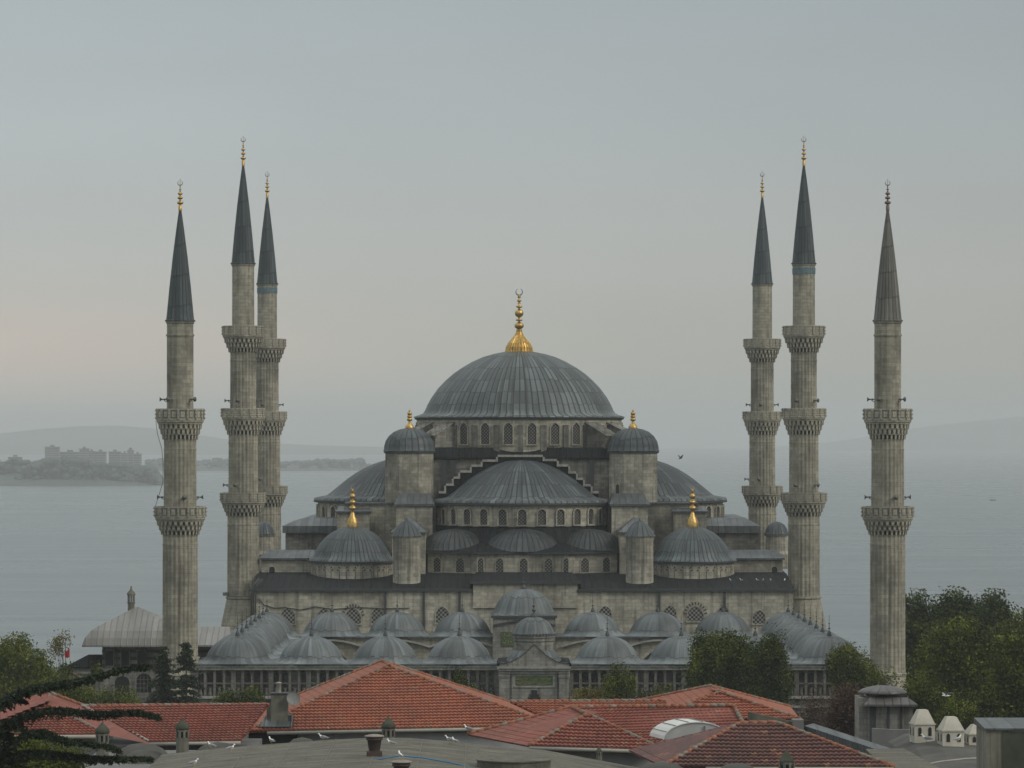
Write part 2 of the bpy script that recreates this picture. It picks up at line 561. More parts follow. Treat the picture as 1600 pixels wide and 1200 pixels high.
M['lead_dark'] = lead_flat('sooty_lead', (0.010, 0.012, 0.013), (0.045, 0.052, 0.055), 0.35, rough=0.75, spec=0.15)
M['lead_roof'] = lead_flat('lead_sheet', (0.075, 0.085, 0.088), (0.20, 0.22, 0.225), 0.6)
M['lead_brown'] = lead_flat('weathered_lead_roof', (0.20, 0.195, 0.18), (0.29, 0.295, 0.28), 0.5, sp_u=0.62, grime=0.2)
M['lip'] = plain('cornice_lip', (0.035, 0.04, 0.042), 0.7)
M['grille_dark'] = lattice('dark_grille', 0.30, light=(0.12, 0.115, 0.10), hole=-0.9)
M['tomb_lead'] = lead_flat('tomb_lead', (0.085, 0.08, 0.076), (0.15, 0.142, 0.135), 0.6, sp_u=0.5, grime=0.4)
M['grille'] = lattice('window_grille', 0.30, light=(0.17, 0.165, 0.145), hole=-0.35)
M['grille_big'] = lattice('checker_grille', 0.36, light=(0.24, 0.235, 0.21), hole=0.0, rot=45)
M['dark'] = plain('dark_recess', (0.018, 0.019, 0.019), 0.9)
M['glass'] = plain('dark_window_glass', (0.02, 0.024, 0.026), 0.12)
M['brickdark'] = plain('voussoir_brick', (0.055, 0.045, 0.036), 0.9)
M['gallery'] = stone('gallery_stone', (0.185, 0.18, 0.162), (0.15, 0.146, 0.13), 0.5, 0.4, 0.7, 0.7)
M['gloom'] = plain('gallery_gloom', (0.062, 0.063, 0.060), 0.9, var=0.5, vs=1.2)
M['gold'] = plain('gilded_copper', (0.53, 0.36, 0.125), 0.48, 1.0, 0.35, 3.0)
M['bronze'] = plain('dull_finial', (0.16, 0.115, 0.09), 0.6, 0.3)
M['verdigris'] = plain('dark_finial', (0.05, 0.06, 0.058), 0.6, 0.2)
M['cres'] = plain('crescent_metal', (0.16, 0.17, 0.16), 0.5, 0.5)
M['turq'] = plain('turquoise_tiles', (0.10, 0.175, 0.205), 0.4, var=0.3, vs=4)
M['speaker'] = plain('speaker_grey', (0.12, 0.12, 0.11), 0.6)
M['tile_or'] = tile('clay_tiles', (0.335, 0.112, 0.060), (0.265, 0.083, 0.046), amount=0.5, row=0.46)
M['tile_red'] = tile('red_tiles', (0.265, 0.080, 0.054), (0.20, 0.060, 0.042), amount=0.5, row=0.46)
M['tile_dk'] = tile('weathered_tiles', (0.165, 0.066, 0.053), (0.11, 0.050, 0.043), dirt=(0.055, 0.036, 0.032), amount=0.75, row=0.46)
M['hip1'] = plain('hip_tile', (0.25, 0.10, 0.055), 0.85, var=0.4, vs=3)
M['hip2'] = plain('hip_mortar', (0.20, 0.165, 0.13), 0.9, var=0.3, vs=3)
M['plaster'] = plain('grey_plaster', (0.40, 0.40, 0.39), 0.9, var=0.18, vs=0.6)
M['plaster_dk'] = plain('dark_plaster', (0.15, 0.15, 0.145), 0.9, var=0.2, vs=0.8)  # darker grey plaster shared by several walls
M['concrete'] = stone('weathered_concrete', (0.165, 0.158, 0.128), (0.135, 0.13, 0.105), 2.2, 3.1, 0.8, 0.8, soot=(0.06, 0.058, 0.045), lichen=0.35)
M['dish'] = plain('grey_dish', (0.155, 0.16, 0.15), 0.6, var=0.2)
def roof_concrete():
    m, nt, b = newmat('mossy_roof_concrete')
    uv = nd(nt, 'ShaderNodeUVMap').outputs[0]
    mp = nd(nt, 'ShaderNodeMapping')
    mp.inputs['Rotation'].default_value[2] = R(24)
    mp.inputs['Scale'].default_value = (0.35, 1.5, 1)
    setin(nt, mp, 0, uv)
    a = ramp(nt, noise(nt, mp.outputs[0], 1.0, 6, 0.7), [(0.35, (0.052, 0.049, 0.035)), (0.52, (0.12, 0.113, 0.086)), (0.72, (0.195, 0.185, 0.15))])
    f = ramp(nt, noise(nt, uv, 5.0, 6, 0.75), [(0.3, g3(0.6)), (0.7, g3(1.35))])
    col = mixc(nt, 1.0, a, f, 'MULTIPLY')
    dk = ramp(nt, noise(nt, uv, 0.55, 6, 0.7), [(0.52, g3(0)), (0.68, g3(1))])
    col = mixc(nt, mth(nt, 'MULTIPLY', dk, 0.6), col, (0.045, 0.046, 0.03))
    st = ramp(nt, noise(nt, vscale(nt, uv, (2.6, 0.12, 1)), 1.0, 4, 0.6), [(0.60, g3(0)), (0.70, g3(1))])
    col = mixc(nt, mth(nt, 'MULTIPLY', st, 0.5), col, (0.05, 0.05, 0.038))
    setin(nt, b, 'Base Color', col)
    b.inputs['Roughness'].default_value = 0.9
    bp = nd(nt, 'ShaderNodeBump')
    bp.inputs['Strength'].default_value = 0.6
    bp.inputs['Distance'].default_value = 0.08
    setin(nt, bp, 'Height', noise(nt, uv, 1.6, 6, 0.7))
    setin(nt, b, 'Normal', bp.outputs[0])
    return m


M['roofcrete'] = roof_concrete()
M['block_conc'] = stone('stained_block', (0.25, 0.24, 0.195), (0.22, 0.21, 0.17), 2.2, 3.1, 0.6, 0.85, soot=(0.06, 0.058, 0.045), lichen=0.4)
M['gutter'] = plain('zinc_gutter', (0.30, 0.29, 0.25), 0.6)
M['white'] = plain('white_limewash', (0.46, 0.44, 0.37), 0.85, var=0.2, vs=1.2)
M['skylite'] = plain('white_sheet', (0.62, 0.63, 0.60), 0.45, var=0.06)
M['asphalt'] = plain('dark_roof_felt', (0.075, 0.072, 0.064), 0.9, var=0.35, vs=0.5)
M['brownpot'] = plain('brown_clay_pot', (0.060, 0.042, 0.034), 0.85, var=0.25, vs=2)
M['potlid'] = plain('grey_pot_lid', (0.26, 0.235, 0.205), 0.9, var=0.3, vs=4)
M['flue'] = plain('chimney_stone', (0.135, 0.13, 0.105), 0.9, var=0.35, vs=2)
M['flue_cap'] = plain('mossy_cap', (0.05, 0.055, 0.038), 0.9, var=0.3, vs=2)
M['gullwhite'] = plain('gull_white', (0.74, 0.74, 0.72), 0.8, var=0.03)
M['gullgrey'] = plain('gull_grey', (0.27, 0.285, 0.30), 0.8, var=0.05)
M['beak'] = plain('gull_beak', (0.55, 0.36, 0.05), 0.6)
M['rope'] = plain('blue_rope', (0.03, 0.16, 0.30), 0.7)
M['red'] = plain('red_flag_cloth', (0.42, 0.012, 0.02), 0.8)
M['bark'] = plain('bark', (0.06, 0.048, 0.036), 0.95, var=0.4, vs=3)
M['barkred'] = plain('reddish_bark', (0.14, 0.085, 0.065), 0.95, var=0.3, vs=3)
M['green_panel'] = plain('green_inscription_ground', (0.055, 0.085, 0.035), 0.7, var=0.3, vs=3)
M['gilt_text'] = plain('faded_gilt_letters', (0.22, 0.20, 0.075), 0.6)
M['leaf_mid'] = leafmat('leaf_mid', [(0.0, (0.009, 0.015, 0.003)), (0.5, (0.050, 0.066, 0.006)), (1.0, (0.22, 0.25, 0.014))])
M['leaf_dark'] = leafmat('leaf_dark', [(0.0, (0.007, 0.012, 0.003)), (0.5, (0.032, 0.048, 0.007)), (1.0, (0.12, 0.15, 0.014))])
M['leaf_bright'] = leafmat('leaf_bright', [(0.0, (0.018, 0.028, 0.004)), (0.5, (0.075, 0.096, 0.009)), (1.0, (0.23, 0.26, 0.022))])
M['leaf_yellow'] = leafmat('leaf_yellow', [(0.0, (0.05, 0.045, 0.010)), (0.5, (0.12, 0.105, 0.020)), (1.0, (0.20, 0.16, 0.03))])
M['leaf_rust'] = leafmat('leaf_rust', [(0.0, (0.035, 0.022, 0.016)), (0.5, (0.070, 0.040, 0.026)), (1.0, (0.105, 0.062, 0.036))])
M['needle'] = leafmat('needle', [(0.0, (0.008, 0.014, 0.008)), (0.5, (0.022, 0.034, 0.017)), (1.0, (0.05, 0.068, 0.026))], 0.1)
M['far_wood'] = plain('far_wood', (0.048, 0.068, 0.062), 0.95, var=0.35, vs=0.04)
M['far_hill'] = plain('far_hill', (0.13, 0.145, 0.13), 0.95, var=0.2, vs=0.003)
M['far_wall'] = plain('far_wall', (0.42, 0.41, 0.39), 0.9, var=0.1, vs=0.05)
M['earth'] = plain('grass_and_earth', (0.045, 0.055, 0.028), 0.95, var=0.4, vs=0.15)


# ------------------------------------------------------------------ setting: ground, sea, hills, far shores
SEA = -35.0


def sheet(name, xs, rows, mat, kind='structure', jitter=None):
    """one sheet of ground: rows = [(y, z)]"""
    mb = MB()
    n = len(xs)
    for y, z in rows:
        for x in xs:
            mb.v.append((x, y, z + (jitter(x, y) if jitter else 0)))
    for j in range(len(rows) - 1):
        for i in range(n - 1):
            a = j * n + i
            mb.face((a, a + 1, a + n + 1, a + n), None, 0, True)
    o = mb.build(name, mat)
    o['kind'] = kind
    return o


sheet('ground', [-3400, -400, -120, -60, 0, 60, 120, 400, 3400],
      [(-150, 0), (0, 0), (200, 0), (450, 0), (545, -3), (700, -13), (900, -25), (1030, -34.5), (1120, -38), (1300, -46), (18900, -46)], M['earth'])

wm, wnt, wb = newmat('sea_water')
wtc = nd(wnt, 'ShaderNodeTexCoord').outputs['Object']
wbig = noise(wnt, vscale(wnt, wtc, (0.0012, 0.006, 1)), 1.0, 6, 0.6)
wmid = noise(wnt, vscale(wnt, wtc, (0.006, 0.03, 1)), 1.0, 6, 0.7)
wmix = mth(wnt, 'ADD', mth(wnt, 'MULTIPLY', wbig, 0.5), mth(wnt, 'MULTIPLY', wmid, 0.5))
setin(wnt, wb, 'Base Color', mixc(wnt, ramp(wnt, wmix, [(0.40, g3(0)), (0.60, g3(1))]), (0.034, 0.050, 0.052), (0.11, 0.14, 0.145)))
setin(wnt, wb, 'Roughness', ramp(wnt, wbig, [(0.3, g3(0.22)), (0.7, g3(0.36))]))
wbp = nd(wnt, 'ShaderNodeBump')
wbp.inputs['Strength'].default_value = 0.8
wbp.inputs['Distance'].default_value = 1.2
setin(wnt, wbp, 'Height', mth(wnt, 'ADD', noise(wnt, vscale(wnt, wtc, (0.05, 0.022, 1)), 1.0, 6, 0.65), noise(wnt, vscale(wnt, wtc, (0.008, 0.016, 1)), 1.0, 4)))
setin(wnt, wb, 'Normal', wbp.outputs[0])
sheet('sea', [-3400, -1500, 0, 1500, 3400], [(980, SEA), (2500, SEA), (6000, SEA), (18900, SEA)], wm)


def hnoise(x, s, seed):
    r = random.Random(seed)
    return sum(math.sin(x / s * (1.3 ** k) * (1 + 0.3 * r.random()) + 6.28 * r.random()) / (1 + k) for k in range(6)) / 2.4


def ridge(name, pts, D, depth, mat, rough, seed, kind='structure', step=40):
    """rounded land mass following a skyline given as (photo x, photo y) at distance D"""
    xs = [P(px, 0, D).x for px, py in pts]
    zs = [P(0, py, D).z for px, py in pts]
    n = max(8, int((xs[-1] - xs[0]) / step))
    mb = MB()
    prof = [(0, 0), (0.08, 0.30), (0.22, 0.62), (0.38, 0.86), (0.5, 1.0), (0.65, 0.94), (0.85, 0.6), (1, 0)]
    for i in range(n + 1):
        x = xs[0] + (xs[-1] - xs[0]) * i / n
        top = float(np.interp(x, xs, zs))
        for j, (t, k) in enumerate(prof):
            rr = rough * hnoise(x + 97 * j, step * 2.5, seed + j) * (k > 0)
            mb.v.append((x, D + (t - 0.5) * depth, SEA - 1 + max(0.5, (top - SEA + 1) * k + rr) if k > 0 else SEA - 2))
    m = len(prof)
    for i in range(n):
        for j in range(m - 1):
            a = i * m + j
            mb.face((a, a + m, a + m + 1, a + 1), None, 0, True)
    o = mb.build(name, mat)
    o['kind'] = kind
    return o


ridge('hills', [(-420, 700), (-200, 688), (-60, 684), (30, 674), (100, 667), (160, 664.5), (215, 666), (270, 673), (340, 684), (420, 692), (520, 697), (620, 699)], 13500, 1500, M['far_hill'], 1.5, 3, step=120)
ridge('hills', [(1200, 699), (1290, 692), (1360, 682), (1420, 670), (1480, 662), (1540, 656), (1610, 649), (1720, 647), (1900, 647)], 16800, 1600, M['far_hill'], 1.5, 5, step=120)
ridge('headland', [(-500, 712), (-150, 716), (0, 735), (60, 735), (150, 737), (225, 742), (256, 753)], 5120, 420, M['far_wood'], 1.0, 8, step=25)
ridge('far_shore', [(150, 729), (300, 727), (420, 727), (520, 729), (585, 733.5)], 7150, 420, M['far_wood'], 1.0, 9, step=40)


def wood(name, label, x0, x1, D, spread, base, top, n, r, seed):
    """a far-off wood that reads as one mass: lumpy crowns, hundreds of them, one object"""
    rd = random.Random(seed)
    mb = MB()
    for k in range(n):
        px = rd.uniform(x0, x1)
        D2 = D + rd.uniform(-spread, spread)
        b = float(np.interp(px, *zip(*base)))
        t = float(np.interp(px, *zip(*top)))
        py = b + (t - b) * rd.random() ** 0.7
        c = P(px, py, D2)
        q = r * rd.uniform(0.6, 1.25)
        prof = [(0.05, -1.0), (0.75, -0.55), (1.0, 0.05), (0.8, 0.55), (0.4, 0.9), (0.02, 1.05)]
        ph = rd.random() * 6
        rot = rd.random() * 0.4
        mb.lathe([(a * q, c.z - q * 0.6 + z * q * 0.8) for a, z in prof], 7, c.x, c.y, mod=lambda i, ph=ph: 1 + 0.28 * math.sin(i * 2.4 + ph), sm=False)
    o = mb.build(name, M['far_wood'])
    tag(o, label, 'wood', kind='stuff')
    return o


wood('headland_wood', 'dark wood covering the headland across the water at left', 25, 252, 5030, 60,
     [(0, 755), (256, 755)], [(25, 742), (42, 724), (70, 716), (110, 712), (150, 722), (165, 724), (190, 722), (215, 727), (235, 727), (246, 737), (254, 752)], 1100, 5.2, 4)
wood('shore_wood', 'line of low trees along the farthest shore', 232, 588, 7080, 60,
     [(230, 734), (590, 734)], [(230, 718), (262, 716), (300, 722), (335, 715), (375, 718), (430, 722), (470, 720), (500, 717), (540, 718), (565, 716), (580, 727), (588, 733)], 700, 6.5, 6)
wood('shore_wood', 'scattered trees between the pale blocks at the left edge', -40, 70, 5080, 50,
     [(-40, 756), (70, 756)], [(-40, 720), (0, 722), (20, 716), (50, 718), (70, 716)], 240, 5.2, 12)

# far apartment blocks on the headland, one thing each
fb, fnt, fbs = newmat('far_facade')
fuv = nd(fnt, 'ShaderNodeUVMap').outputs[0]
fsp = nd(fnt, 'ShaderNodeSeparateXYZ')
setin(fnt, fsp, 0, fuv)
fwin = mth(fnt, 'GREATER_THAN', mth(fnt, 'FRACT', mth(fnt, 'DIVIDE', fsp.outputs[1], 3.1)), 0.52)
setin(fnt, fbs, 'Base Color', mixc(fnt, fwin, (0.26, 0.265, 0.26), (0.10, 0.11, 0.115)))
far_blocks = [(-16, 8, 722, 754, 'pale striped apartment block cut by the left edge of the view'),
              (13, 33, 715, 750, 'pale apartment block with striped storeys beside the headland wood'),
              (70, 92, 699, 722, 'lone tall pale tower block rising behind the headland wood'),
              (94, 124, 707, 720, 'long low pale block just right of the far tower block'),
              (124, 138, 702, 718, 'narrow stepped far block with a raised roof hut'),
              (138, 147, 706, 722, 'small far block between the stepped block and the grey pair'),
              (148, 165, 706.5, 726, 'broad grey far block left of the gap in the headland roofs'),
              (170, 188, 706.5, 724, 'grey far block with flat roof over the middle of the wood'),
              (189, 199, 709, 726, 'pale slim far block leaning against the gabled one'),
              (199, 208, 705, 728, 'far block with a pointed roof near the headland tip'),
              (209, 220, 710, 728, 'low far block last in the row towards the minaret')]
for k, (xa, xb, yt, yb, lab) in enumerate(far_blocks):
    D = 5150 + 14 * (k % 4)
    a, b_ = P(xa, yt, D), P(xb, yb + 10, D)
    mb = MB()
    mb.box(a.x, b_.x, D, D + 14, b_.z - 6, a.z)
    mb.box(a.x - 0.6, b_.x + 0.6, D - 0.6, D + 14.6, a.z, a.z + 0.9)
    w = b_.x - a.x
    mb.box(a.x + w * 0.35, a.x + w * 0.65, D + 3, D + 9, a.z + 0.9, a.z + 3.6)
    if k == 9:
        mb.prism_y([(a.x, a.z + 0.9), (b_.x, a.z + 0.9), ((a.x + b_.x) / 2, a.z + 5.5)], D + 0.2, D + 13.5)
    tag(mb.build('far_building', fb), lab, 'building', 'far buildings on the headland')
for k, (xa, xb, yt, lab) in enumerate([(448, 466, 728, 'low pale shed on the farthest shore right of the twin minarets'),
                                       (482, 497, 730, 'small pale house by the water on the farthest shore'),
                                       (305, 322, 729, 'pale shed on the farthest shore between the left minarets')]):
    a, b_ = P(xa, yt, 6960), P(xb, 736, 6960)
    mb = MB()
    mb.box(a.x, b_.x, 6960, 6972, b_.z - 4, a.z)
    mb.prism_y([(a.x - 1, a.z), (b_.x + 1, a.z), ((a.x + b_.x) / 2, a.z + 3)], 6959.5, 6972.5)
    tag(mb.build('far_building', fb), lab, 'building', 'far buildings on the shore')

# the air: one closed box of even haze
hz = MB()
hz.box(-3500, 3500, -160, 19000, -47.5, 130)
hm = bpy.data.materials.new('haze')
hm.use_nodes = True
hnt = hm.node_tree
hnt.nodes.clear()
hv = nd(hnt, 'ShaderNodeVolumePrincipled')
hv.inputs['Color'].default_value = (0.90, 0.955, 0.965, 1)
HAZE = 0.00012
hv.inputs['Density'].default_value = HAZE
hv.inputs['Anisotropy'].default_value = 0.0
ho = nd(hnt, 'ShaderNodeOutputMaterial')
hnt.links.new(hv.outputs[0], ho.inputs['Volume'])
hb = hz.build('haze', hm)
hb['kind'] = 'stuff'


# ------------------------------------------------------------------ shared builders
def arch_pts(w, h, pointed=True, n=6):
    a = w / 2
    rise = a * (1.15 if pointed else 1.0)
    hs = h - rise
    right = [(a, 0.0)]
    for i in range(n + 1):
        t = i / n
        if pointed:
            x = a * (1 - t ** 1.7) ** 0.72
        else:
            x = a * math.sqrt(max(0, 1 - t * t))
        right.append((x, hs + rise * t))
    return right + [(-x, z) for x, z in reversed(right[:-1])]


def win(mb, pos, w, h, rz=0.0, t=0.16, d=0.16, pointed=True, flames=0, pane_in=0.02, sill=True):
    """arched window on a wall facing local -Y: slot 0 stone surround, slot 1 grille, slot 2 brick rays"""
    ca, sa = math.cos(rz), math.sin(rz)

    def tr(x, y, z):
        return (pos[0] + x * ca - y * sa, pos[1] + x * sa + y * ca, pos[2] + z)
    inn = arch_pts(w, h, pointed)
    out = arch_pts(w + 2 * t, h + t, pointed)
    n = len(inn)
    b = len(mb.v)
    for x, z in inn:
        mb.v.append(tr(x, -d, z))
    for x, z in out:
        mb.v.append(tr(x, -d, z))
    for x, z in inn:
        mb.v.append(tr(x, -pane_in, z))
    for x, z in out:
        mb.v.append(tr(x, 0.08, z))
    for i in range(n - 1):
        mb.face((b + i, b + n + i, b + n + i + 1, b + i + 1), None, 0)
        mb.face((b + i, b + i + 1, b + 2 * n + i + 1, b + 2 * n + i), None, 0)
        mb.face((b + n + i, b + 3 * n + i, b + 3 * n + i + 1, b + n + i + 1), None, 0)
    mb.poly([tr(x, -pane_in, z) for x, z in inn], 1, [q for q in inn])
    if sill:
        c = tr(0, -d * 0.7, -0.06)
        mb.obox(c, w + 2 * t + 0.16, d * 1.6, 0.14, rz, 0)
    if flames:
        a = w / 2
        for k in range(flames):
            th = PI * (k + 0.5) / flames
            cx, cz = (a + t * 0.9) * math.cos(th), (h - a * 1.1) + (a * 1.15 + t * 0.9) * math.sin(th)
            L = 0.26 * (w / 1.0) ** 0.5
            ex, ez = cx + L * math.cos(th), cz + L * math.sin(th)
            px_, pz_ = -math.sin(th) * 0.055, math.cos(th) * 0.055
            q = [(cx - px_, cz - pz_), (cx + px_, cz + pz_), (ex + px_ * 1.7, ez + pz_ * 1.7), (ex - px_ * 1.7, ez - pz_ * 1.7)]
            mb.poly([tr(x, -d - 0.012, z) for x, z in q], 2)
    return mb


def ball(z, r, k=0.8, n=6):
    return [(r * math.cos(a), z + r * k * math.sin(a)) for a in [(-0.5 + i / n) * PI * 0.9 for i in range(n + 1)]]


def crescent(mb, x, y, z, r, mi=1, rz=0.0, pin=True):
    n = 18
    pts, rad = [], []
    for i in range(n + 1):
        a = R(112) + R(316) * i / n
        pts.append((x + r * math.cos(a) * math.cos(rz), y + r * math.cos(a) * math.sin(rz), z + r + r * math.sin(a)))
        rad.append(r * (0.05 + 0.17 * math.sin(PI * i / n)))
    mb.tube(pts, rad, 6, mi)
    if pin:
        mb.tube([(x, y, z + r * 0.2), (x, y, z + 2.5 * r)], r * 0.09, 5, mi)
        mb.lathe([(a, q) for a, q in ball(z + 2.5 * r, r * 0.2)], 6, x, y, mi=mi)


def finial(x, y, z, H, rb, kind='minaret'):
    """stacked-bulb finial; slots 0 metal, 1 crescent"""
    mb = MB()
    if kind == 'minaret':
        k = H
        pr = [(rb, 0), (rb * 0.95, 0.16 * k)]
        for zz, rr in ((0.235, 1.75), (0.375, 1.45), (0.50, 1.35)):
            pr += ball(zz * k, rb * rr, 0.62)
            pr += [(rb * 0.55, zz * k + rb * 1.15)]
        pr += ball(0.62 * k, rb * 0.75, 0.6) + [(rb * 0.3, 0.66 * k), (rb * 0.25, 0.73 * k)]
        mb.lathe([(r, z + q) for r, q in pr], 14, x, y)
        crescent(mb, x, y, z + 0.74 * k, 0.068 * k)
    elif kind == 'main':
        k = H
        pr = [(rb * 1.04, 0), (rb * 1.04, 0.02 * k), (rb, 0.03 * k), (rb * 0.95, 0.09 * k), (rb * 0.80, 0.155 * k), (rb * 0.52, 0.225 * k), (rb * 0.32, 0.28 * k), (rb * 0.22, 0.33 * k), (rb * 0.2, 0.37 * k)]
        mb.lathe([(r, z + q) for r, q in pr], 112, x, y, mod=lambda i: 1.0 + 0.055 * (1, 1, -1, -1)[i % 4], sm=False)
        pr2 = [(rb * 0.2, 0.36 * k)]
        for zz, rr, sq in ((0.425, 0.36, 0.75), (0.515, 0.27, 0.35), (0.62, 0.33, 0.95), (0.725, 0.24, 0.5), (0.82, 0.17, 0.7)):
            pr2 += ball(zz * k, rb * rr, sq) + [(rb * 0.13, (zz + 0.05) * k)]
        pr2 += [(rb * 0.06, 0.91 * k)]
        mb.lathe([(r, z + q) for r, q in pr2], 16, x, y)
        crescent(mb, x, y, z + 0.905 * k, 0.052 * k, pin=False)
    elif kind == 'dome':
        k = H
        pr = [(rb * 1.02, 0), (rb, 0.04 * k), (rb * 1.0, 0.10 * k), (rb * 0.8, 0.17 * k), (rb * 0.48, 0.25 * k), (rb * 0.34, 0.33 * k)]
        for zz, rr, sq in ((0.455, 0.62, 0.75), (0.60, 0.56, 0.75), (0.745, 0.52, 1.0)):
            pr += ball(zz * k, rb * rr, sq) + [(rb * 0.24, (zz + 0.08) * k)]
        pr += [(rb * 0.14, 0.9 * k), (rb * 0.05, 0.93 * k)]
        mb.lathe([(r, z + q) for r, q in pr], 16, x, y)
        crescent(mb, x, y, z + 0.91 * k, 0.04 * k, 0, pin=False)
    elif kind == 'small':
        k = H
        pr = [(rb * 1.15, 0), (rb * 1.2, 0.08 * k), (rb * 0.8, 0.2 * k), (rb * 0.3, 0.28 * k)] + ball(0.38 * k, rb * 0.62, 0.8) + [(rb * 0.22, 0.5 * k)] + ball(0.6 * k, rb * 0.42, 0.9) + [(rb * 0.13, 0.72 * k), (rb * 0.1, 0.95 * k), (0.01, k)]
        mb.lathe([(r, z + q) for r, q in pr], 10, x, y)
    return mb


# ------------------------------------------------------------------ the mosque
CX, CY = 4.5, 497.0
mosque = thing('mosque', 'great grey stone mosque of cascading lead domes between six minarets', 'mosque', (CX, CY, 0))


def mwall(name, mb, mat='stone', label=None, org=None):
    return mb.build(name, M[mat] if isinstance(mat, str) else mat, mosque, org, label)


WM = [M['carved'], M['grille'], M['brickdark']]

# --- facade wall over the courtyard
mb = MB()
mb.box(-27.5, 36.7, 455, 470, 0, 11.45)
mb.box(-1.35, 11.05, 454.75, 457.5, 9.5, 12.35)
facade = mwall('facade_wall', mb, 'stone_pale')
mb = MB()
mb.box(-27.9, -1.352, 454.6, 456, 11.455, 11.75)
mb.box(11.052, 37.1, 454.6, 456, 11.455, 11.75)
mb.box(-1.7, 11.4, 454.35, 457.8, 12.355, 12.65)
mb.build('cornice', M['lip'], facade)
for px, py, pb, w, fl in ((450, 950, 975, 1.65, 0), (507, 950, 975, 1.3, 0), (551.5, 950, 975, 1.85, 11), (590, 950, 975, 1.45, 0), (691, 948, 974, 1.5, 0),
                          (945.5, 947, 973, 1.5, 0), (1047, 946.5, 972, 1.45, 0), (1086.5, 947, 971, 1.9, 11), (1130.5, 947, 972, 1.3, 0), (1186, 953.5, 975, 1.5, 0)):
    p, q = P(px, py, 455), P(px, pb, 455)
    mb = MB()
    win(mb, (p.x, 455, q.z), w, p.z - q.z, 0, 0.10, 0.10, True, fl)
    mb.build('window', [M['carved'], M['grille_big'], M['brickdark']], facade)
# rain pipes / dark buttress joints
for px in (662, 718, 1030, 1132, 602):
    p = P(px, 925, 455)
    mb = MB()
    mb.box(p.x - 0.14, p.x + 0.14, 454.78, 455, 6.8, 11.4)
    mb.build('rain_pipe', M['lip'], facade)
mb = MB()
mb.tube([P(x, y, 454.9) for x, y in ((404, 935), (412, 945), (428, 950), (445, 949), (470, 953), (492, 948), (520, 952), (560, 949), (600, 951), (640, 950))], 0.055, 5)
mb.build('cable', M['lip'], facade)
mb = MB()
for dx, r in ((0, 0.13), (0.28, 0.09), (0.5, 0.06)):
    mb.tube([P(404, 905, 454.6) + Vector((dx, 0.8, 0)), P(397, 914, 454.6) + Vector((dx, 0, 0)), P(393, 930, 454.6) + Vector((dx, 0, 0)), P(393, 962, 454.6) + Vector((dx, 0, 0))], r, 6)
mb.build('pipe_bundle', M['lip'], facade)
# terrace roof behind the facade
mb = MB()
mb.loft([[(-27.6, 455.2, 11.76), (36.8, 455.2, 11.76)], [(-27.6, 466.5, 13.1), (36.8, 466.5, 13.1)], [(-27.6, 476, 13.4), (36.8, 476, 13.4)]], close=False, cap=False)
mb.loft([[(-1.7, 454.6, 12.66), (11.4, 454.6, 12.66)], [(-1.0, 465.5, 13.35), (10.6, 465.5, 13.35)]], close=False, cap=False)
mb.loft([[(-1.7, 454.6, 12.66), (-1.0, 465.5, 13.35)], [(-1.72, 454.6, 11.7), (-1.02, 465.5, 12.9)]], close=False, cap=False)
mb.loft([[(11.4, 454.6, 12.66), (10.6, 465.5, 13.35)], [(11.42, 454.6, 11.7), (10.62, 465.5, 12.9)]], close=False, cap=False)
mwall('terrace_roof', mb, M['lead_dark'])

# --- body of the hall
mb = MB()
mb.box(-27.3, 36.5, 470.1, 540, 0, 13.2)
mwall('hall_wall', mb, 'stone')
mb = MB()
mb.box(-27.45, 36.65, 476.1, 540.3, 13.25, 13.6)
mwall('hall_roof', mb, M['lead_dark'])

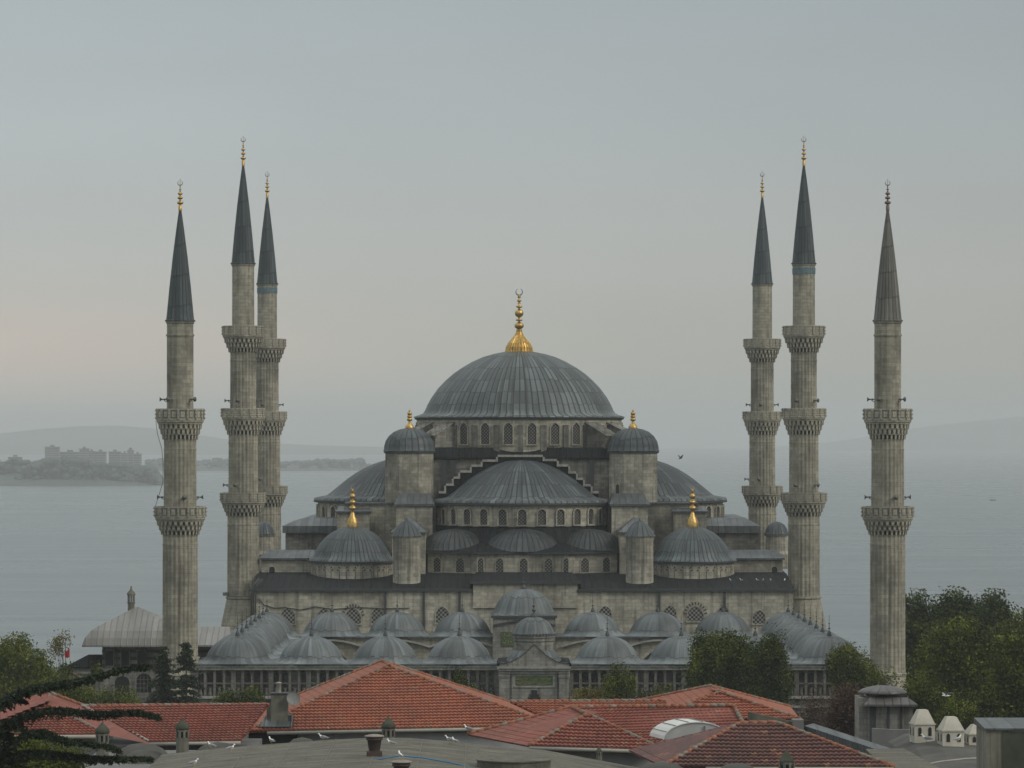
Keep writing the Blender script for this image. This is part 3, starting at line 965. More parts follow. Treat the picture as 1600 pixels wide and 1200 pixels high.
# --- end blocks beside the corner domes
for sx, (xa, xb) in ((-1, (-27.35, -20.8)), (1, (29.9, 36.55))):
    mb = MB()
    mb.box(xa, xb, 469.5, 480, 11, 14.7)
    eb = mwall('end_block', mb, 'stone')
    mb = MB()
    mb.loft([[(xa - 0.25, 469.1, 14.75), (xb + 0.25, 469.1, 14.75), (xb + 0.25, 480, 14.75), (xa - 0.25, 480, 14.75)],
             [(xa - 0.25, 469.1, 14.95), (xb + 0.25, 469.1, 14.95), (xb + 0.25, 480, 14.95), (xa - 0.25, 480, 14.95)],
             [(xa + 0.5, 474, 15.7), (xb - 0.3, 474, 15.7), (xb - 0.3, 479, 15.7), (xa + 0.5, 479, 15.7)]])
    mb.build('roof', M['lead_roof'], eb)
    dx = P(425, 0, 469.5).x if sx < 0 else P(1210, 0, 469.5).x
    mb = MB()
    win(mb, (dx, 469.5, 12.15), 0.7, 1.75, 0, 0.12, 0.1, False, sill=False)
    mb.build('doorway', [M['carved'], M['dark']], eb)
    # upper gallery block
    xa2, xb2 = ((P(446, 0, 484).x, P(560, 0, 484).x) if sx < 0 else (P(1080, 0, 484).x, P(1186, 0, 484).x))
    mb = MB()
    mb.box(xa2, xb2, 484, 512, 13, 17.6)
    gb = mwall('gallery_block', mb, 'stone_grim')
    mb = MB()
    mb.loft([[(xa2 - 0.35, 483.5, 17.65), (xb2 + 0.1, 483.5, 17.65), (xb2 + 0.1, 512, 17.65), (xa2 - 0.35, 512, 17.65)],
             [(xa2 - 0.35, 483.5, 18.55), (xb2 + 0.1, 483.5, 18.55), (xb2 + 0.1, 512, 18.55), (xa2 - 0.35, 512, 18.55)],
             [(xa2 + 2.6, 487, 19.5), (xb2 - 1.5, 487, 19.5), (xb2 - 1.5, 509, 19.5), (xa2 + 2.6, 509, 19.5)]])
    mb.build('roof', M['lead_roof'], gb)
    # little domed lantern at the outer edge
    lx = -27.9 if sx < 0 else 36.75
    mb = MB()
    mb.lathe([(1.75, 13.2), (1.75, 15.0), (1.45, 15.5), (1.35, 17.3), (1.55, 17.4), (1.55, 17.55)], 8, lx, 482, sm=False)
    lt = mwall('stair_lantern', mb, 'stone_pale', org=(lx, 482, 0))
    mb = MB()
    mb.lathe([(1.6, 17.56), (1.45, 17.8), (1.35, 18.2), (1.0, 18.75), (0.5, 19.05), (0.02, 19.15)], 24, lx, 482)
    mb.build('lantern_dome', M['lead_gore'], lt, (lx, 482, 0))

# --- corner domes
CDOME = [(5.35, 14.72), (5.25, 14.95), (4.95, 15.1), (4.72, 15.45), (4.45, 16.0), (4.0, 16.75), (3.4, 17.45), (2.6, 18.1), (1.6, 18.6), (0.8, 18.83), (0.02, 18.9)]
for sx in (-1, 1):
    cx = CX + 0.15 + sx * 20.75
    mb = MB()
    mb.lathe([(5.12, 11.5), (5.12, 14.5)], 16, cx, 467.6, a0=PI / 16, a1=2 * PI + PI / 16, sm=False)
    dr = mwall('corner_drum', mb, 'stone_pale', org=(cx, 467.6, 0))
    mb = MB()
    mb.lathe([(5.1, 14.45), (5.4, 14.5), (5.4, 14.7), (5.2, 14.71)], 32, cx, 467.6, sm=False)
    mb.build('cornice', M['lip'], dr)
    for k in range(-4, 4):
        a = -PI / 2 + (k + (0.5 if True else 0)) * PI / 8
        ap = 5.12 * math.cos(PI / 16)
        mb = MB()
        win(mb, (cx + ap * math.cos(a), 467.6 + ap * math.sin(a), 12.6), 0.95, 1.42, a + PI / 2, 0.05, 0.05, True, 6)
        mb.build('window', [M['carved'], M['grille_dark'], M['brickdark']], dr)
    mb = MB()
    mb.lathe(CDOME, 112, cx, 467.6, mod=lambda i: 1.0 + (0.006 if i % 2 else 0))
    cd = mwall('corner_dome', mb, M['lead_corner'], org=(cx, 467.6, 0))
    finial(cx, 467.6, 18.85, 4.95, 0.72, 'dome').build('finial', [M['gold'], M['gold']], cd)

# --- front exedrae
APX = [(-11.9, 476), (-11.6, 469.3), (-6.4, 467.6), (-5.6, 466.3), (5.6, 466.3), (6.4, 467.6), (11.6, 469.3), (11.9, 476)]
ap = [(CX + 0.15 + x, y) for x, y in APX]
mb = MB()
mb.prism(ap, 12.0, 15.5)
apse = mwall('apse_wall', mb, 'stone')
mb = MB()


def grow(poly, g, cx=CX + 0.15, cy=474):
    return [(x + g * (1 if x > cx else -1) * (abs(x - cx) > 3), y - g if y < cy else y) for x, y in poly]


mb.prism(grow(ap, 0.35), 15.52, 15.8)
mb.build('cornice', M['lip'], apse)
for px, w in ((682.7, 0.9), (719, 1.0), (751, 0.7), (780.6, 0.9), (818, 0.95), (856.7, 0.95), (884, 0.6), (914, 1.0), (948, 0.9)):
    x = P(px, 0, 467).x
    for i in range(len(ap) - 1):
        (x0, y0), (x1, y1) = ap[i], ap[i + 1]
        if x0 <= x <= x1:
            y = y0 + (y1 - y0) * (x - x0) / (x1 - x0)
            rz = math.atan2(y1 - y0, x1 - x0)
            mb = MB()
            win(mb, (x, y, 13.25), w, 1.8, rz, 0.10, 0.10, True)
            mb.build('window', WM, apse)
            break
# sloping lead between the apse wall and the half-dome drum
HX, HY, HR = CX + 0.15, 481.5, 10.65
mb = MB()
n = 28
r0, r1 = [], []
edge = grow(ap, 0.38)
ex = [e[0] for e in edge]
ey = [e[1] for e in edge]
for i in range(n + 1):
    t = i / n
    s = t * (len(edge) - 1)
    k = min(int(s), len(edge) - 2)
    f = s - k
    r0.append((edge[k][0] + (edge[k + 1][0] - edge[k][0]) * f, edge[k][1] + (edge[k + 1][1] - edge[k][1]) * f, 15.81))
    a = PI + PI * t
    r1.append((HX + (HR + 0.02) * math.cos(a), HY + (HR + 0.02) * math.sin(a), 18.75))
rm = [(a[0] * 0.28 + c[0] * 0.72, a[1] * 0.28 + c[1] * 0.72, 16.75) for a, c in zip(r0, r1)]
mb.loft([r0, rm, r1], close=False, cap=False)
mwall('apse_roof', mb, M['lead_dark'])
for dx, yy, rr, hh in ((0.0, 471.0, 4.75, 2.7), (-8.3, 473.2, 4.4, 2.6), (8.3, 473.2, 4.4, 2.6)):
    mb = MB()
    pr = [(1.12, -0.02), (1.04, 0.05), (1.0, 0.12), (0.93, 0.32), (0.8, 0.58), (0.6, 0.79), (0.35, 0.93), (0.02, 1.0)]
    mb.lathe([(r * rr, 15.85 + z * hh) for r, z in pr], 48, HX + dx, yy)
    mwall('exedra_dome', mb, M['lead_exedra'], org=(HX + dx, yy, 0))

# --- half domes (front and the two sides, and the one behind)
HD = [(11.15, 21.62), (11.05, 21.9), (10.4, 22.05), (9.5, 22.2), (9.05, 22.5), (8.35, 23.1), (7.55, 23.75), (6.75, 24.4), (5.8, 25.05), (4.7, 25.7), (3.4, 26.3), (2.0, 26.75), (0.02, 26.95)]
for nm, hx, hy, a0, wins in (('front', HX, HY, PI, range(-6, 7)), ('left', HX - 15.6, CY, PI / 2, range(-6, 7)), ('right', HX + 15.6, CY, -PI / 2, range(-6, 7)), ('rear', HX, CY + 15.6, 0, ())):
    mid = a0 + PI / 2
    mb = MB()
    mb.lathe([(HR, 13.4), (HR, 21.3)], 52, hx, hy, a0=a0, a1=a0 + PI, sm=False)
    dr = mwall('half_dome_drum', mb, 'stone_pale', org=(hx, hy, 0))
    mb = MB()
    mb.lathe([(HR - 0.1, 21.25), (11.2, 21.35), (11.2, 21.6), (10.9, 21.61)], 52, hx, hy, a0=a0, a1=a0 + PI, sm=False)
    mb.build('cornice', M['lip'], dr)
    for k in wins:
        a = mid + k * R(13.0)
        mb = MB()
        win(mb, (hx + HR * math.cos(a), hy + HR * math.sin(a), 18.95), 1.02, 1.95, a + PI / 2, 0.16, 0.22, False)
        mb.build('window', [M['stone_pale'], M['grille'], M['brickdark']], dr)
    mb = MB()
    mb.lathe(HD, 84, hx, hy, a0=a0, a1=a0 + PI, mod=lambda i: 1.0 + (0.004 if i % 2 else 0))
    mwall('half_dome', mb, M['lead_half'], org=(hx, hy, 0))

# --- central block with the stepped arch wall
mb = MB()
mb.box(HX - 12.2, HX + 12.2, 483.6, 510.4, 13.5, 26.9)
mb.box(HX - 15.5, HX + 15.5, 486, 508, 13.5, 26.4)
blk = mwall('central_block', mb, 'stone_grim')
for px, y0, y1 in ((694, 719, 765), (708, 719, 748), (924, 719, 760)):
    a = P(px, y0, 483.6)
    b_ = P(px, y1, 483.6)
    mb = MB()
    mb.box(a.x - 0.32, a.x + 0.32, 483.3, 483.6, b_.z, a.z)
    mb.build('dark_niche', M['lip'], blk)  # near-black strip where a narrow niche is
mb = MB()
e0 = 27.0
sq = [(HX - 12.5, 483.2), (HX + 12.5, 483.2), (HX + 15.8, 486), (HX + 15.8, 508), (HX + 12.5, 510.8), (HX - 12.5, 510.8), (HX - 15.8, 508), (HX - 15.8, 486)]
si = [(HX + (x - HX) * 0.955, CY + (y - CY) * 0.93) for x, y in sq]
mb.loft([[(x, y, e0) for x, y in sq], [(x, y, e0 + 0.22) for x, y in sq], [(x, y, 28.45) for x, y in si]])
mb.build('roof', M['lead_dark'], blk)
steps_l = [(686, 771), (697, 771), (697, 759), (709, 759), (709, 748), (719, 748), (719, 738.5), (737, 738.5), (737, 729.5), (754, 729.5), (754, 721.5), (778, 721.5), (778, 714)]
steps_r = [(848, 714), (848, 720.5), (870, 720.5), (870, 729), (888, 729), (888, 740), (900, 740), (900, 750), (911, 750), (911, 760), (923, 760), (923, 771), (935, 771)]
allp = [P(x, y, 481) for x, y in steps_l + steps_r]
mb = MB()
mb.prism_y([(allp[0].x, 21.0)] + [(p.x, p.z) for p in allp] + [(allp[-1].x, 21.0)], 480.9, 483.55)
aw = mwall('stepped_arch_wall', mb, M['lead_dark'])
mb = MB()
for i in range(len(allp) - 1):
    a, b_ = allp[i], allp[i + 1]
    if abs(a.z - b_.z) < 0.05:                       # tread
        mb.box(a.x - 0.02, b_.x + 0.02, 480.72, 483.7, a.z, a.z + 0.26)
    else:                                            # riser
        s = -1 if i < len(steps_l) else 1
        x = a.x
        z0, z1 = min(a.z, b_.z), max(a.z, b_.z)
        mb.box(min(x, x + s * 0.24), max(x, x + s * 0.24), 480.74, 483.68, z0 + 0.26, z1 - 0.004)
mb.build('coping', M['coping'], aw)

# --- weight towers, piers and round turrets either side
GORE = lambda i: 1.0 + (0.035 if i % 2 else -0.02)
for sx in (-1, 1):
    tx = HX + sx * 14.12
    ty = 484.2
    mb = MB()
    mb.lathe([(3.28, 20.5), (3.28, 27.75)], 8, tx, ty, a0=PI / 8, a1=2 * PI + PI / 8, sm=False)
    tw = mwall('weight_tower', mb, 'stone_pale' if sx > 0 else 'stone', org=(tx, ty, 0))
    mb = MB()
    mb.lathe([(3.25, 27.7), (3.5, 27.78), (3.5, 28.0), (3.2, 28.01)], 8, tx, ty, a0=PI / 8, a1=2 * PI + PI / 8, sm=False)
    mb.build('cornice', M['lip'], tw)
    mb = MB()
    mb.lathe([(3.3, 28.02), (3.15, 28.15), (3.12, 28.6), (2.95, 29.25), (2.55, 29.9), (1.95, 30.42), (1.2, 30.75), (0.5, 30.88), (0.02, 30.9)], 48, tx, ty, mod=GORE)
    mb.build('tower_dome', M['lead_gore'], tw, (tx, ty, 0))
    finial(tx, ty, 30.8, 2.6, 0.56, 'dome').build('finial', [M['gold'], M['gold']], tw)
    if sx > 0:
        mb = MB()
        win(mb, (P(965, 0, 481).x, 481.17, 22.6), 0.42, 1.25, 0, 0.05, 0.05, True, sill=False)
        mb.build('slit_window', [M['carved'], M['dark']], tw)
    # pier below the tower
    xa, xb = sorted((HX + sx * 11.1, HX + sx * 15.6))
    mb = MB()
    mb.box(xa, xb, 474.2, 487, 12, 21.2)
    xd0, xd1 = sorted((HX + sx * 10.7, HX + sx * 11.098))
    mb.box(xd0, xd1, 475.5, 487, 12, 21.1, 1)
    xo0, xo1 = sorted((HX + sx * 15.6, HX + sx * 22.2))
    mb.box(xo0, xo1, 481, 490, 12, 21.25)
    pier = mwall('buttress_pier', mb, [M['stone'], M['soot']])
    mb = MB()
    x0, x1 = xa - 0.25, xb + 0.25
    mb.loft([[(x0, 473.9, 21.25), (x1, 473.9, 21.25), (x1, 487, 21.25), (x0, 487, 21.25)], [(x0, 473.9, 21.5), (x1, 473.9, 21.5), (x1, 487, 21.5), (x0, 487, 21.5)],
             [(x0 + 0.6, 479.5, 22.7), (x1 - 0.6, 479.5, 22.7), (x1 - 0.6, 487, 22.7), (x0 + 0.6, 487, 22.7)]])
    mb.box(xo0 - 0.02, xo1 + 0.02, 480.7, 490, 21.3, 21.55)
    mb.build('roof', M['lead_roof'], pier)
    # shed-roofed stair block against the side drum
    xs0, xs1 = sorted((HX + sx * 19.0, HX + sx * 23.1))
    mb = MB()
    mb.box(xs0, xs1, 479, 486, 13.5, 20.3)
    sb = mwall('stair_block', mb, 'stone')
    mb = MB()
    mb.loft([[(xs0 - 0.2, 478.7, 20.32), (xs1 + 0.2, 478.7, 20.32), (xs1 + 0.2, 486, 20.32), (xs0 - 0.2, 486, 20.32)],
             [(xs0 - 0.2, 478.7, 20.5), (xs1 + 0.2, 478.7, 20.5), (xs1 + 0.2, 486, 20.5), (xs0 - 0.2, 486, 20.5)],
             [(xs0 + 0.1, 482, 21.0), (xs1 - 0.1, 482, 21.0), (xs1 - 0.1, 486, 21.0), (xs0 + 0.1, 486, 21.0)]])
    mb.build('roof', M['lead_roof'], sb)
    # lower pier with pyramid roof, behind the round turret
    xa, xb = sorted((HX + sx * 11.85, HX + sx * 15.9))
    mb = MB()
    mb.box(xa, xb, 466.5, 474.6, 12, 18.0)
    lp = mwall('lower_pier', mb, 'stone')
    mb = MB()
    mb.loft([[(xa - 0.2, 466.2, 18.02), (xb + 0.2, 466.2, 18.02), (xb + 0.2, 474.5, 18.02), (xa - 0.2, 474.5, 18.02)],
             [(xa - 0.2, 466.2, 18.2), (xb + 0.2, 466.2, 18.2), (xb + 0.2, 474.5, 18.2), (xa - 0.2, 474.5, 18.2)],
             [((xa + xb) / 2 - 0.1, 470, 19.9), ((xa + xb) / 2 + 0.1, 470, 19.9), ((xa + xb) / 2 + 0.1, 472, 19.9), ((xa + xb) / 2 - 0.1, 472, 19.9)]])
    mb.build('roof', M['lead_roof'], lp)
    rx = HX + sx * 14.0
    mb = MB()
    mb.lathe([(1.72, 11.4), (1.66, 11.9), (1.64, 17.4), (1.7, 17.5), (1.7, 17.85)], 28, rx, 460.3)
    rt = mwall('round_turret', mb, 'stone_pale', org=(rx, 460.3, 0))
    mb = MB()
    mb.lathe([(1.9, 17.86), (1.8, 18.0), (1.62, 18.25), (1.35, 18.75), (0.95, 19.25), (0.5, 19.6), (0.12, 19.78), (0.06, 20.0), (0.01, 20.05)], 32, rx, 460.3, mod=GORE)
    mb.build('turret_dome', lead_dome('lead_turret', 16, 5.0, wash=0.6, off=0.5) if sx < 0 else bpy.data.materials['lead_turret'], rt, (rx, 460.3, 0))

# --- main drum, flying buttresses, dome
mb = MB()
mb.lathe([(13.3, 26.5), (13.3, 32.0)], 84, CX, CY, sm=False)
drum = mwall('main_drum', mb, 'stone_pale', org=(CX, CY, 0))
mb = MB()
mb.lathe([(13.2, 31.95), (13.55, 32.05), (13.6, 32.25), (13.3, 32.26)], 84, CX, CY, sm=False)
mb.build('cornice', M['lip'], drum)
for k in range(28):
    a = -PI / 2 + (k + 0.5) * 2 * PI / 28
    mb = MB()
    win(mb, (CX + 13.28 * math.cos(a), CY + 13.28 * math.sin(a), 28.85), 1.12, 2.7, a + PI / 2, 0.14, 0.16, True)
    mb.build('window', WM, drum)
    a2 = -PI / 2 + k * 2 * PI / 28
    mb = MB()
    mb.obox((CX + 13.3 * math.cos(a2), CY + 13.3 * math.sin(a2), 29.6), 0.75, 0.42, 3.4, a2 + PI / 2, 0)
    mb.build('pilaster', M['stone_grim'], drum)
for ang in (43, 61, 119, 137):
    for s in (-1, 1):
        a = -PI / 2 + s * R(ang)
        ca, sa = math.cos(a), math.sin(a)
        tx_, ty_ = -sa, ca
        mb = MB()
        prof = [(12.9, 27.2), (16.8, 27.2), (16.8, 29.9), (16.5, 30.1), (12.9, 31.6)]
        rings = []
        for w in (-1.0, 1.0):
            rings.append([(CX + r * ca + w * tx_, CY + r * sa + w * ty_, z) for r, z in prof])
        mb.loft(rings)
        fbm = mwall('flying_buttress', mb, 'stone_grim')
        mb = MB()
        rings = []
        for w in (-1.13, 1.13):
            rings.append([(CX + r * ca + w * tx_, CY + r * sa + w * ty_, z) for r, z in ((16.95, 29.85), (16.95, 29.97), (16.55, 30.22), (13.1, 31.75), (13.1, 31.6), (16.5, 30.11))])
        mb.loft(rings)
        mb.build('coping', M['stone_grim'], fbm)
mb = MB()
mb.lathe([(13.66, 32.27), (13.62, 32.4), (12.9, 32.62), (12.4, 32.85), (12.18, 33.2), (11.9, 33.85), (11.35, 34.85), (10.45, 36.1), (9.55, 37.05), (8.5, 37.98), (7.4, 38.75), (6.1, 39.5), (4.8, 40.1), (3.3, 40.55), (2.0, 40.8), (1.0, 40.88)], 184, CX, CY, mod=lambda i: 1.0 + (0.004 if i % 2 else 0))
dome = mwall('main_dome', mb, M['lead_main'], org=(CX, CY, 0))
finial(CX, CY, 40.7, 8.25, 1.72, 'main').build('finial', [M['gold'], M['cres']], dome)


# ------------------------------------------------------------------ minarets (built at the origin, then copied)
def fluted(n):
    return lambda i: (0.985, 1.03, 1.03, 0.985)[i % 4]


def balcony(mb, pb, z0, z1, ztop, rs, rp, pierced):
    """muqarnas corbel z0..z1 in mb, parapet z1..ztop in pb; shaft radius rs, parapet radius rp"""
    tiers = 3
    h = (z1 - z0) / tiers
    for t in range(tiers):
        ra = rs + 0.02 + (rp - rs - 0.18) * t / tiers
        rb = rs + 0.02 + (rp - rs - 0.18) * (t + 1) / tiers
        mb.lathe([(ra * 0.97, z0 + t * h), (ra + (rb - ra) * 0.15, z0 + (t + 0.98) * h)], 32, sm=False, mi=1 if t == 0 else 2)  # lowest core is black: niche shade put into its colour
        mb.lathe([(rb - 0.12, z0 + (t + 0.74) * h), (rb + 0.06, z0 + (t + 0.78) * h), (rb + 0.10, z0 + (t + 1.0) * h), (rb - 0.2, z0 + (t + 1.0) * h)], 32, sm=False)
        nb = 26
        for k in range(nb):
            a = 2 * PI * (k + 0.5 * (t % 2)) / nb
            rm = (ra * 0.96 + rb) / 2 + 0.02
            w = 2 * PI * rm / nb
            mb.obox((rm * math.cos(a), rm * math.sin(a), z0 + (t + 0.42) * h), w * (0.46 if t == 0 else 0.62), rb - ra * 0.96, h * 0.84, a + PI / 2, 0, 0.75)
            mb.obox(((rb - 0.06) * math.cos(a), (rb - 0.06) * math.sin(a), z0 + (t + 0.12) * h), 0.09, 0.09, h * 0.5, a, 0, 0.3)
    pb.lathe([(rp - 0.35, z1 - 0.02), (rp - 0.06, z1), (rp + 0.05, z1 + 0.12), (rp + 0.05, z1 + 0.26), (rp - 0.05, z1 + 0.30), (rp - 0.5, z1 + 0.30)], 32, sm=False)
    nseg = 16
    zb = z1 + 0.30
    hh = ztop - zb
    for k in range(nseg):
        a = 2 * PI * k / nseg
        am = a + PI / nseg
        ap = rp * math.cos(PI / nseg)
        w = 2 * rp * math.sin(PI / nseg)
        pb.obox((rp * math.cos(a), rp * math.sin(a), zb + hh / 2), 0.24, 0.2, hh, a)
        for q in (0.16, 0.5, 0.84):
            pb.obox(((rp + 0.13) * math.cos(a), (rp + 0.13) * math.sin(a), zb + hh * q), 0.16, 0.15, hh * 0.13, a)
        c = (ap * math.cos(am), ap * math.sin(am))
        pb.obox((c[0], c[1], ztop - 0.06), w, 0.17, 0.13, am + PI / 2)
        pb.obox((c[0], c[1], zb + 0.07), w, 0.15, 0.14, am + PI / 2)
        if pierced:
            for q in range(1, 4):
                pb.obox((c[0], c[1], zb + 0.12 + (hh - 0.2) * q / 4), w, 0.08, hh * 0.115, am + PI / 2)
                off = (q / 4 - 0.5) * w
                pb.obox((c[0] - off * math.sin(am), c[1] + off * math.cos(am), zb + hh / 2), w * 0.13, 0.075, hh * 0.9, am + PI / 2)
        else:
            pb.obox((c[0], c[1], zb + hh / 2), w * 0.98, 0.06, hh * 0.96, am + PI / 2, 1)
            pb.obox((c[0] + 0.04 * math.cos(am), c[1] + 0.04 * math.sin(am), zb + hh / 2), w * 0.42, 0.05, hh * 0.5, am + PI / 2)


def horn(a, r, z):
    """trumpet loudspeaker on a bracket, pointing outward at angle a"""
    mb = MB()
    d = Vector((math.cos(a), math.sin(a), 0))
    pr = [(0.0, 0.05), (0.18, 0.06), (0.2, 0.10), (0.34, 0.10), (0.36, 0.05), (0.52, 0.07), (0.66, 0.13), (0.76, 0.24), (0.77, 0.26)]
    mb.tube([d * (r - 0.05 + x) + Vector((0, 0, z)) for x, q in pr], [q for x, q in pr], 12)
    mb.tube([d * (r - 0.06) + Vector((0, 0, z - 0.3)), d * (r + 0.3) + Vector((0, 0, z - 0.1))], 0.04, 5)
    return mb


def make_minaret(name, label, spec):
    t = thing(name, label, 'minaret', (0, 0, 0), 'minarets of the mosque')
    z, rad = spec['levels'], spec['radii']       # shaft sections from the base upward
    mb = MB()
    b0 = spec['base_z']
    mb.lathe([(rad[0] * 1.42, 0), (rad[0] * 1.42, b0 - 3.2), (rad[0] * 1.12, b0 - 0.5), (rad[0] * 1.06, b0 - 0.1), (rad[0] * 1.13, b0), (rad[0] * 1.13, b0 + 0.18), (rad[0] * 1.04, b0 + 0.25)], 16, sm=False)
    mb.build('base', M['stone_min'], t)
    lo = b0 + 0.25
    for i, (c0, c1, top) in enumerate(z):
        mb = MB()
        r = rad[i]
        mb.lathe([(r * 1.01, lo), (r, lo + 0.5), (r * 0.985, c0 - 1.2), (r * 1.0, c0 - 1.15), (r * 1.0, c0 - 0.95), (r * 0.98, c0 - 0.9), (r * 0.99, c0)], 96, mod=fluted(16) if spec['flute'][i] else None, sm=False)
        mb.build('shaft', M['stone_min'], t)
        mb, pb = MB(), MB()
        balcony(mb, pb, c0, c1, top, r, spec['rp'][i], spec['pierced'][i])
        bo = mb.build('balcony', [M['carved'], M['soot'], M['stone_grim']], t)  # second slot carries the painted niche shade
        pb.build('parapet', [M['carved'], M['stone_grim']], bo)
        for a in spec['horns'][i]:
            horn(R(a), rad[i + 1], top + spec.get('hz', 0.95)).build('loudspeaker', M['speaker'], t)
        lo = c1 + 0.3
    r = rad[-1]
    zc = spec['cone']
    mb = MB()
    if spec.get('collar'):
        zz = spec['collar']
        pr = [(r, lo), (r, zz), (r * 1.06, zz + 0.05), (r * 1.06, zz + 0.2), (r * 0.99, zz + 0.25), (r * 0.99, zc - 0.3), (r * 1.06, zc - 0.2), (r * 1.07, zc)]
    else:
        pr = [(r, lo), (r * 0.985, zc - 0.35), (r * 1.06, zc - 0.2), (r * 1.07, zc)]
    mb.lathe(pr, 40, sm=False)
    mb.build('upper_shaft', M['stone_min'], t)
    mb = MB()
    H = spec['tip'] - zc
    mb.lathe([(r * 1.12, zc - 0.02), (r * 1.12, zc + 0.12), (r * 1.03, zc + 0.16), (r * 0.97, zc + H * 0.08), (r * 0.80, zc + H * 0.30), (r * 0.55, zc + H * 0.58), (r * 0.28, zc + H * 0.84), (0.13, spec['tip'])], 40, mod=lambda i: 1.0 + (0.02 if i % 2 else 0), sm=False)
    sp = mb.build('spire', M['lead_spire'], t)
    finial(0, 0, spec['tip'] - 0.05, spec['top'] - spec['tip'], 0.19, 'minaret').build('finial', [M['gold'], M['cres']], t)
    return t


def settle(t, x, y):
    t.location = (x, y, 0)


FRONT = dict(base_z=5.6, levels=[(19.9, 21.35, 22.75), (29.6, 31.25, 32.7)], radii=[1.75, 1.62, 1.36], rp=[2.52, 2.36], pierced=[False, False], flute=[1, 1],
             horns=[[180, 285, 0], [180, 238, 320]], cone=41.6, collar=40.05, tip=52.9, top=56.4)
MID = dict(base_z=10.0, levels=[(20.15, 21.6, 22.95), (30.1, 31.9, 33.3), (40.2, 41.95, 43.4)], radii=[1.9, 1.76, 1.56, 1.37], rp=[2.70, 2.60, 2.48], pierced=[True, True, True], flute=[1, 1, 1],
           horns=[[180, 250], [180, 255, 0], []], cone=51.0, tip=63.1, top=67.1)
m1 = make_minaret('minaret', 'leftmost minaret, two balconies, slate blue spire, standing in front of the lead roofed pavilion', FRONT)
settle(m1, P(281.5, 0, 390).x, 390)
m2 = copy_tree(m1)
settle(m2, P(1387, 0, 390).x, 390)
m2['label'] = 'rightmost minaret, two balconies, with a weathered brown grey spire and dull brown finial'
for ch in m2.children:
    if ch.name.startswith('spire') or ch.name.startswith('finial'):
        ch.data = ch.data.copy()
        ch.data.materials[0] = M['stone_spire'] if ch.name.startswith('spire') else M['bronze']
        ch['label'] = 'weathered brown grey spire' if ch.name.startswith('spire') else 'dull brown finial'
m3 = make_minaret('minaret', 'taller left minaret with three balconies, nearer of the overlapping left pair, no tile band', MID)
settle(m3, P(380, 0, 470).x, 470)
mb = MB()
mb.obox((-2.05, -0.9, 10.55), 0.7, 0.4, 0.42, 0.4)
mb.tube([(-2.0, -0.9, 10.4), (-0.8, -2.0, 10.3), (1.2, -1.9, 10.3)], 0.05, 5)
_fl = mb.build('floodlight', M['speaker'], None)
others = [('right', 1256, 470, 'tallest looking right minaret, three balconies, pale turquoise band under its spire'),
          ('left', 417.5, 533, 'farther left minaret half hidden behind its taller neighbour, blue tiles under the spire'),
          ('right', 1191, 533, 'farther right minaret of three balconies, slimmer, just left of the turquoise banded one')]
tiles = MB()
for k in range(20):
    tiles.obox((1.39 * math.cos(k * PI / 10), 1.39 * math.sin(k * PI / 10), 50.15), 0.33, 0.06, 0.8, k * PI / 10 + PI / 2)
for side, px, D, lab in others:
    c = copy_tree(m3)
    settle(c, P(px, 0, D).x, D)
    c['label'] = lab
    if px != 1191:
        tb = tiles.build('tile_band', M['turq'], None)
        tb.parent = c
    if side == 'right':
        for ch in c.children:
            if ch.name.startswith('loudspeaker'):
                ch.rotation_euler.z = R(60) if px == 1256 else R(5)

_fl.parent = m3
_cb = MB()
_cb.tube([(-2.45, -0.3, 31.5), (-2.3, -0.3, 30.2), (-1.85, -0.2, 28.6), (-1.72, -0.2, 27.0), (-1.75, -0.2, 25.2), (-2.1, -0.3, 24.0), (-2.55, -0.3, 22.6)], 0.03, 5)
_cb.build('cable', M['speaker'], None).parent = m1
# ------------------------------------------------------------------ courtyard
XC = 5.0
court = thing('courtyard', 'grey stone courtyard ringed by small lead domes in front of the mosque', 'courtyard', (XC, 418, 0))
YF, YB, PIT = 392.0, 445.0, 7.57
bays_y = [YF + (YB - YF) * i / 7 for i in range(8)]
xs9 = [XC + (i - 4) * PIT for i in range(9)]
XL, XR = xs9[0] - 4.0, xs9[8] + 4.0
TOPZ = 6.55
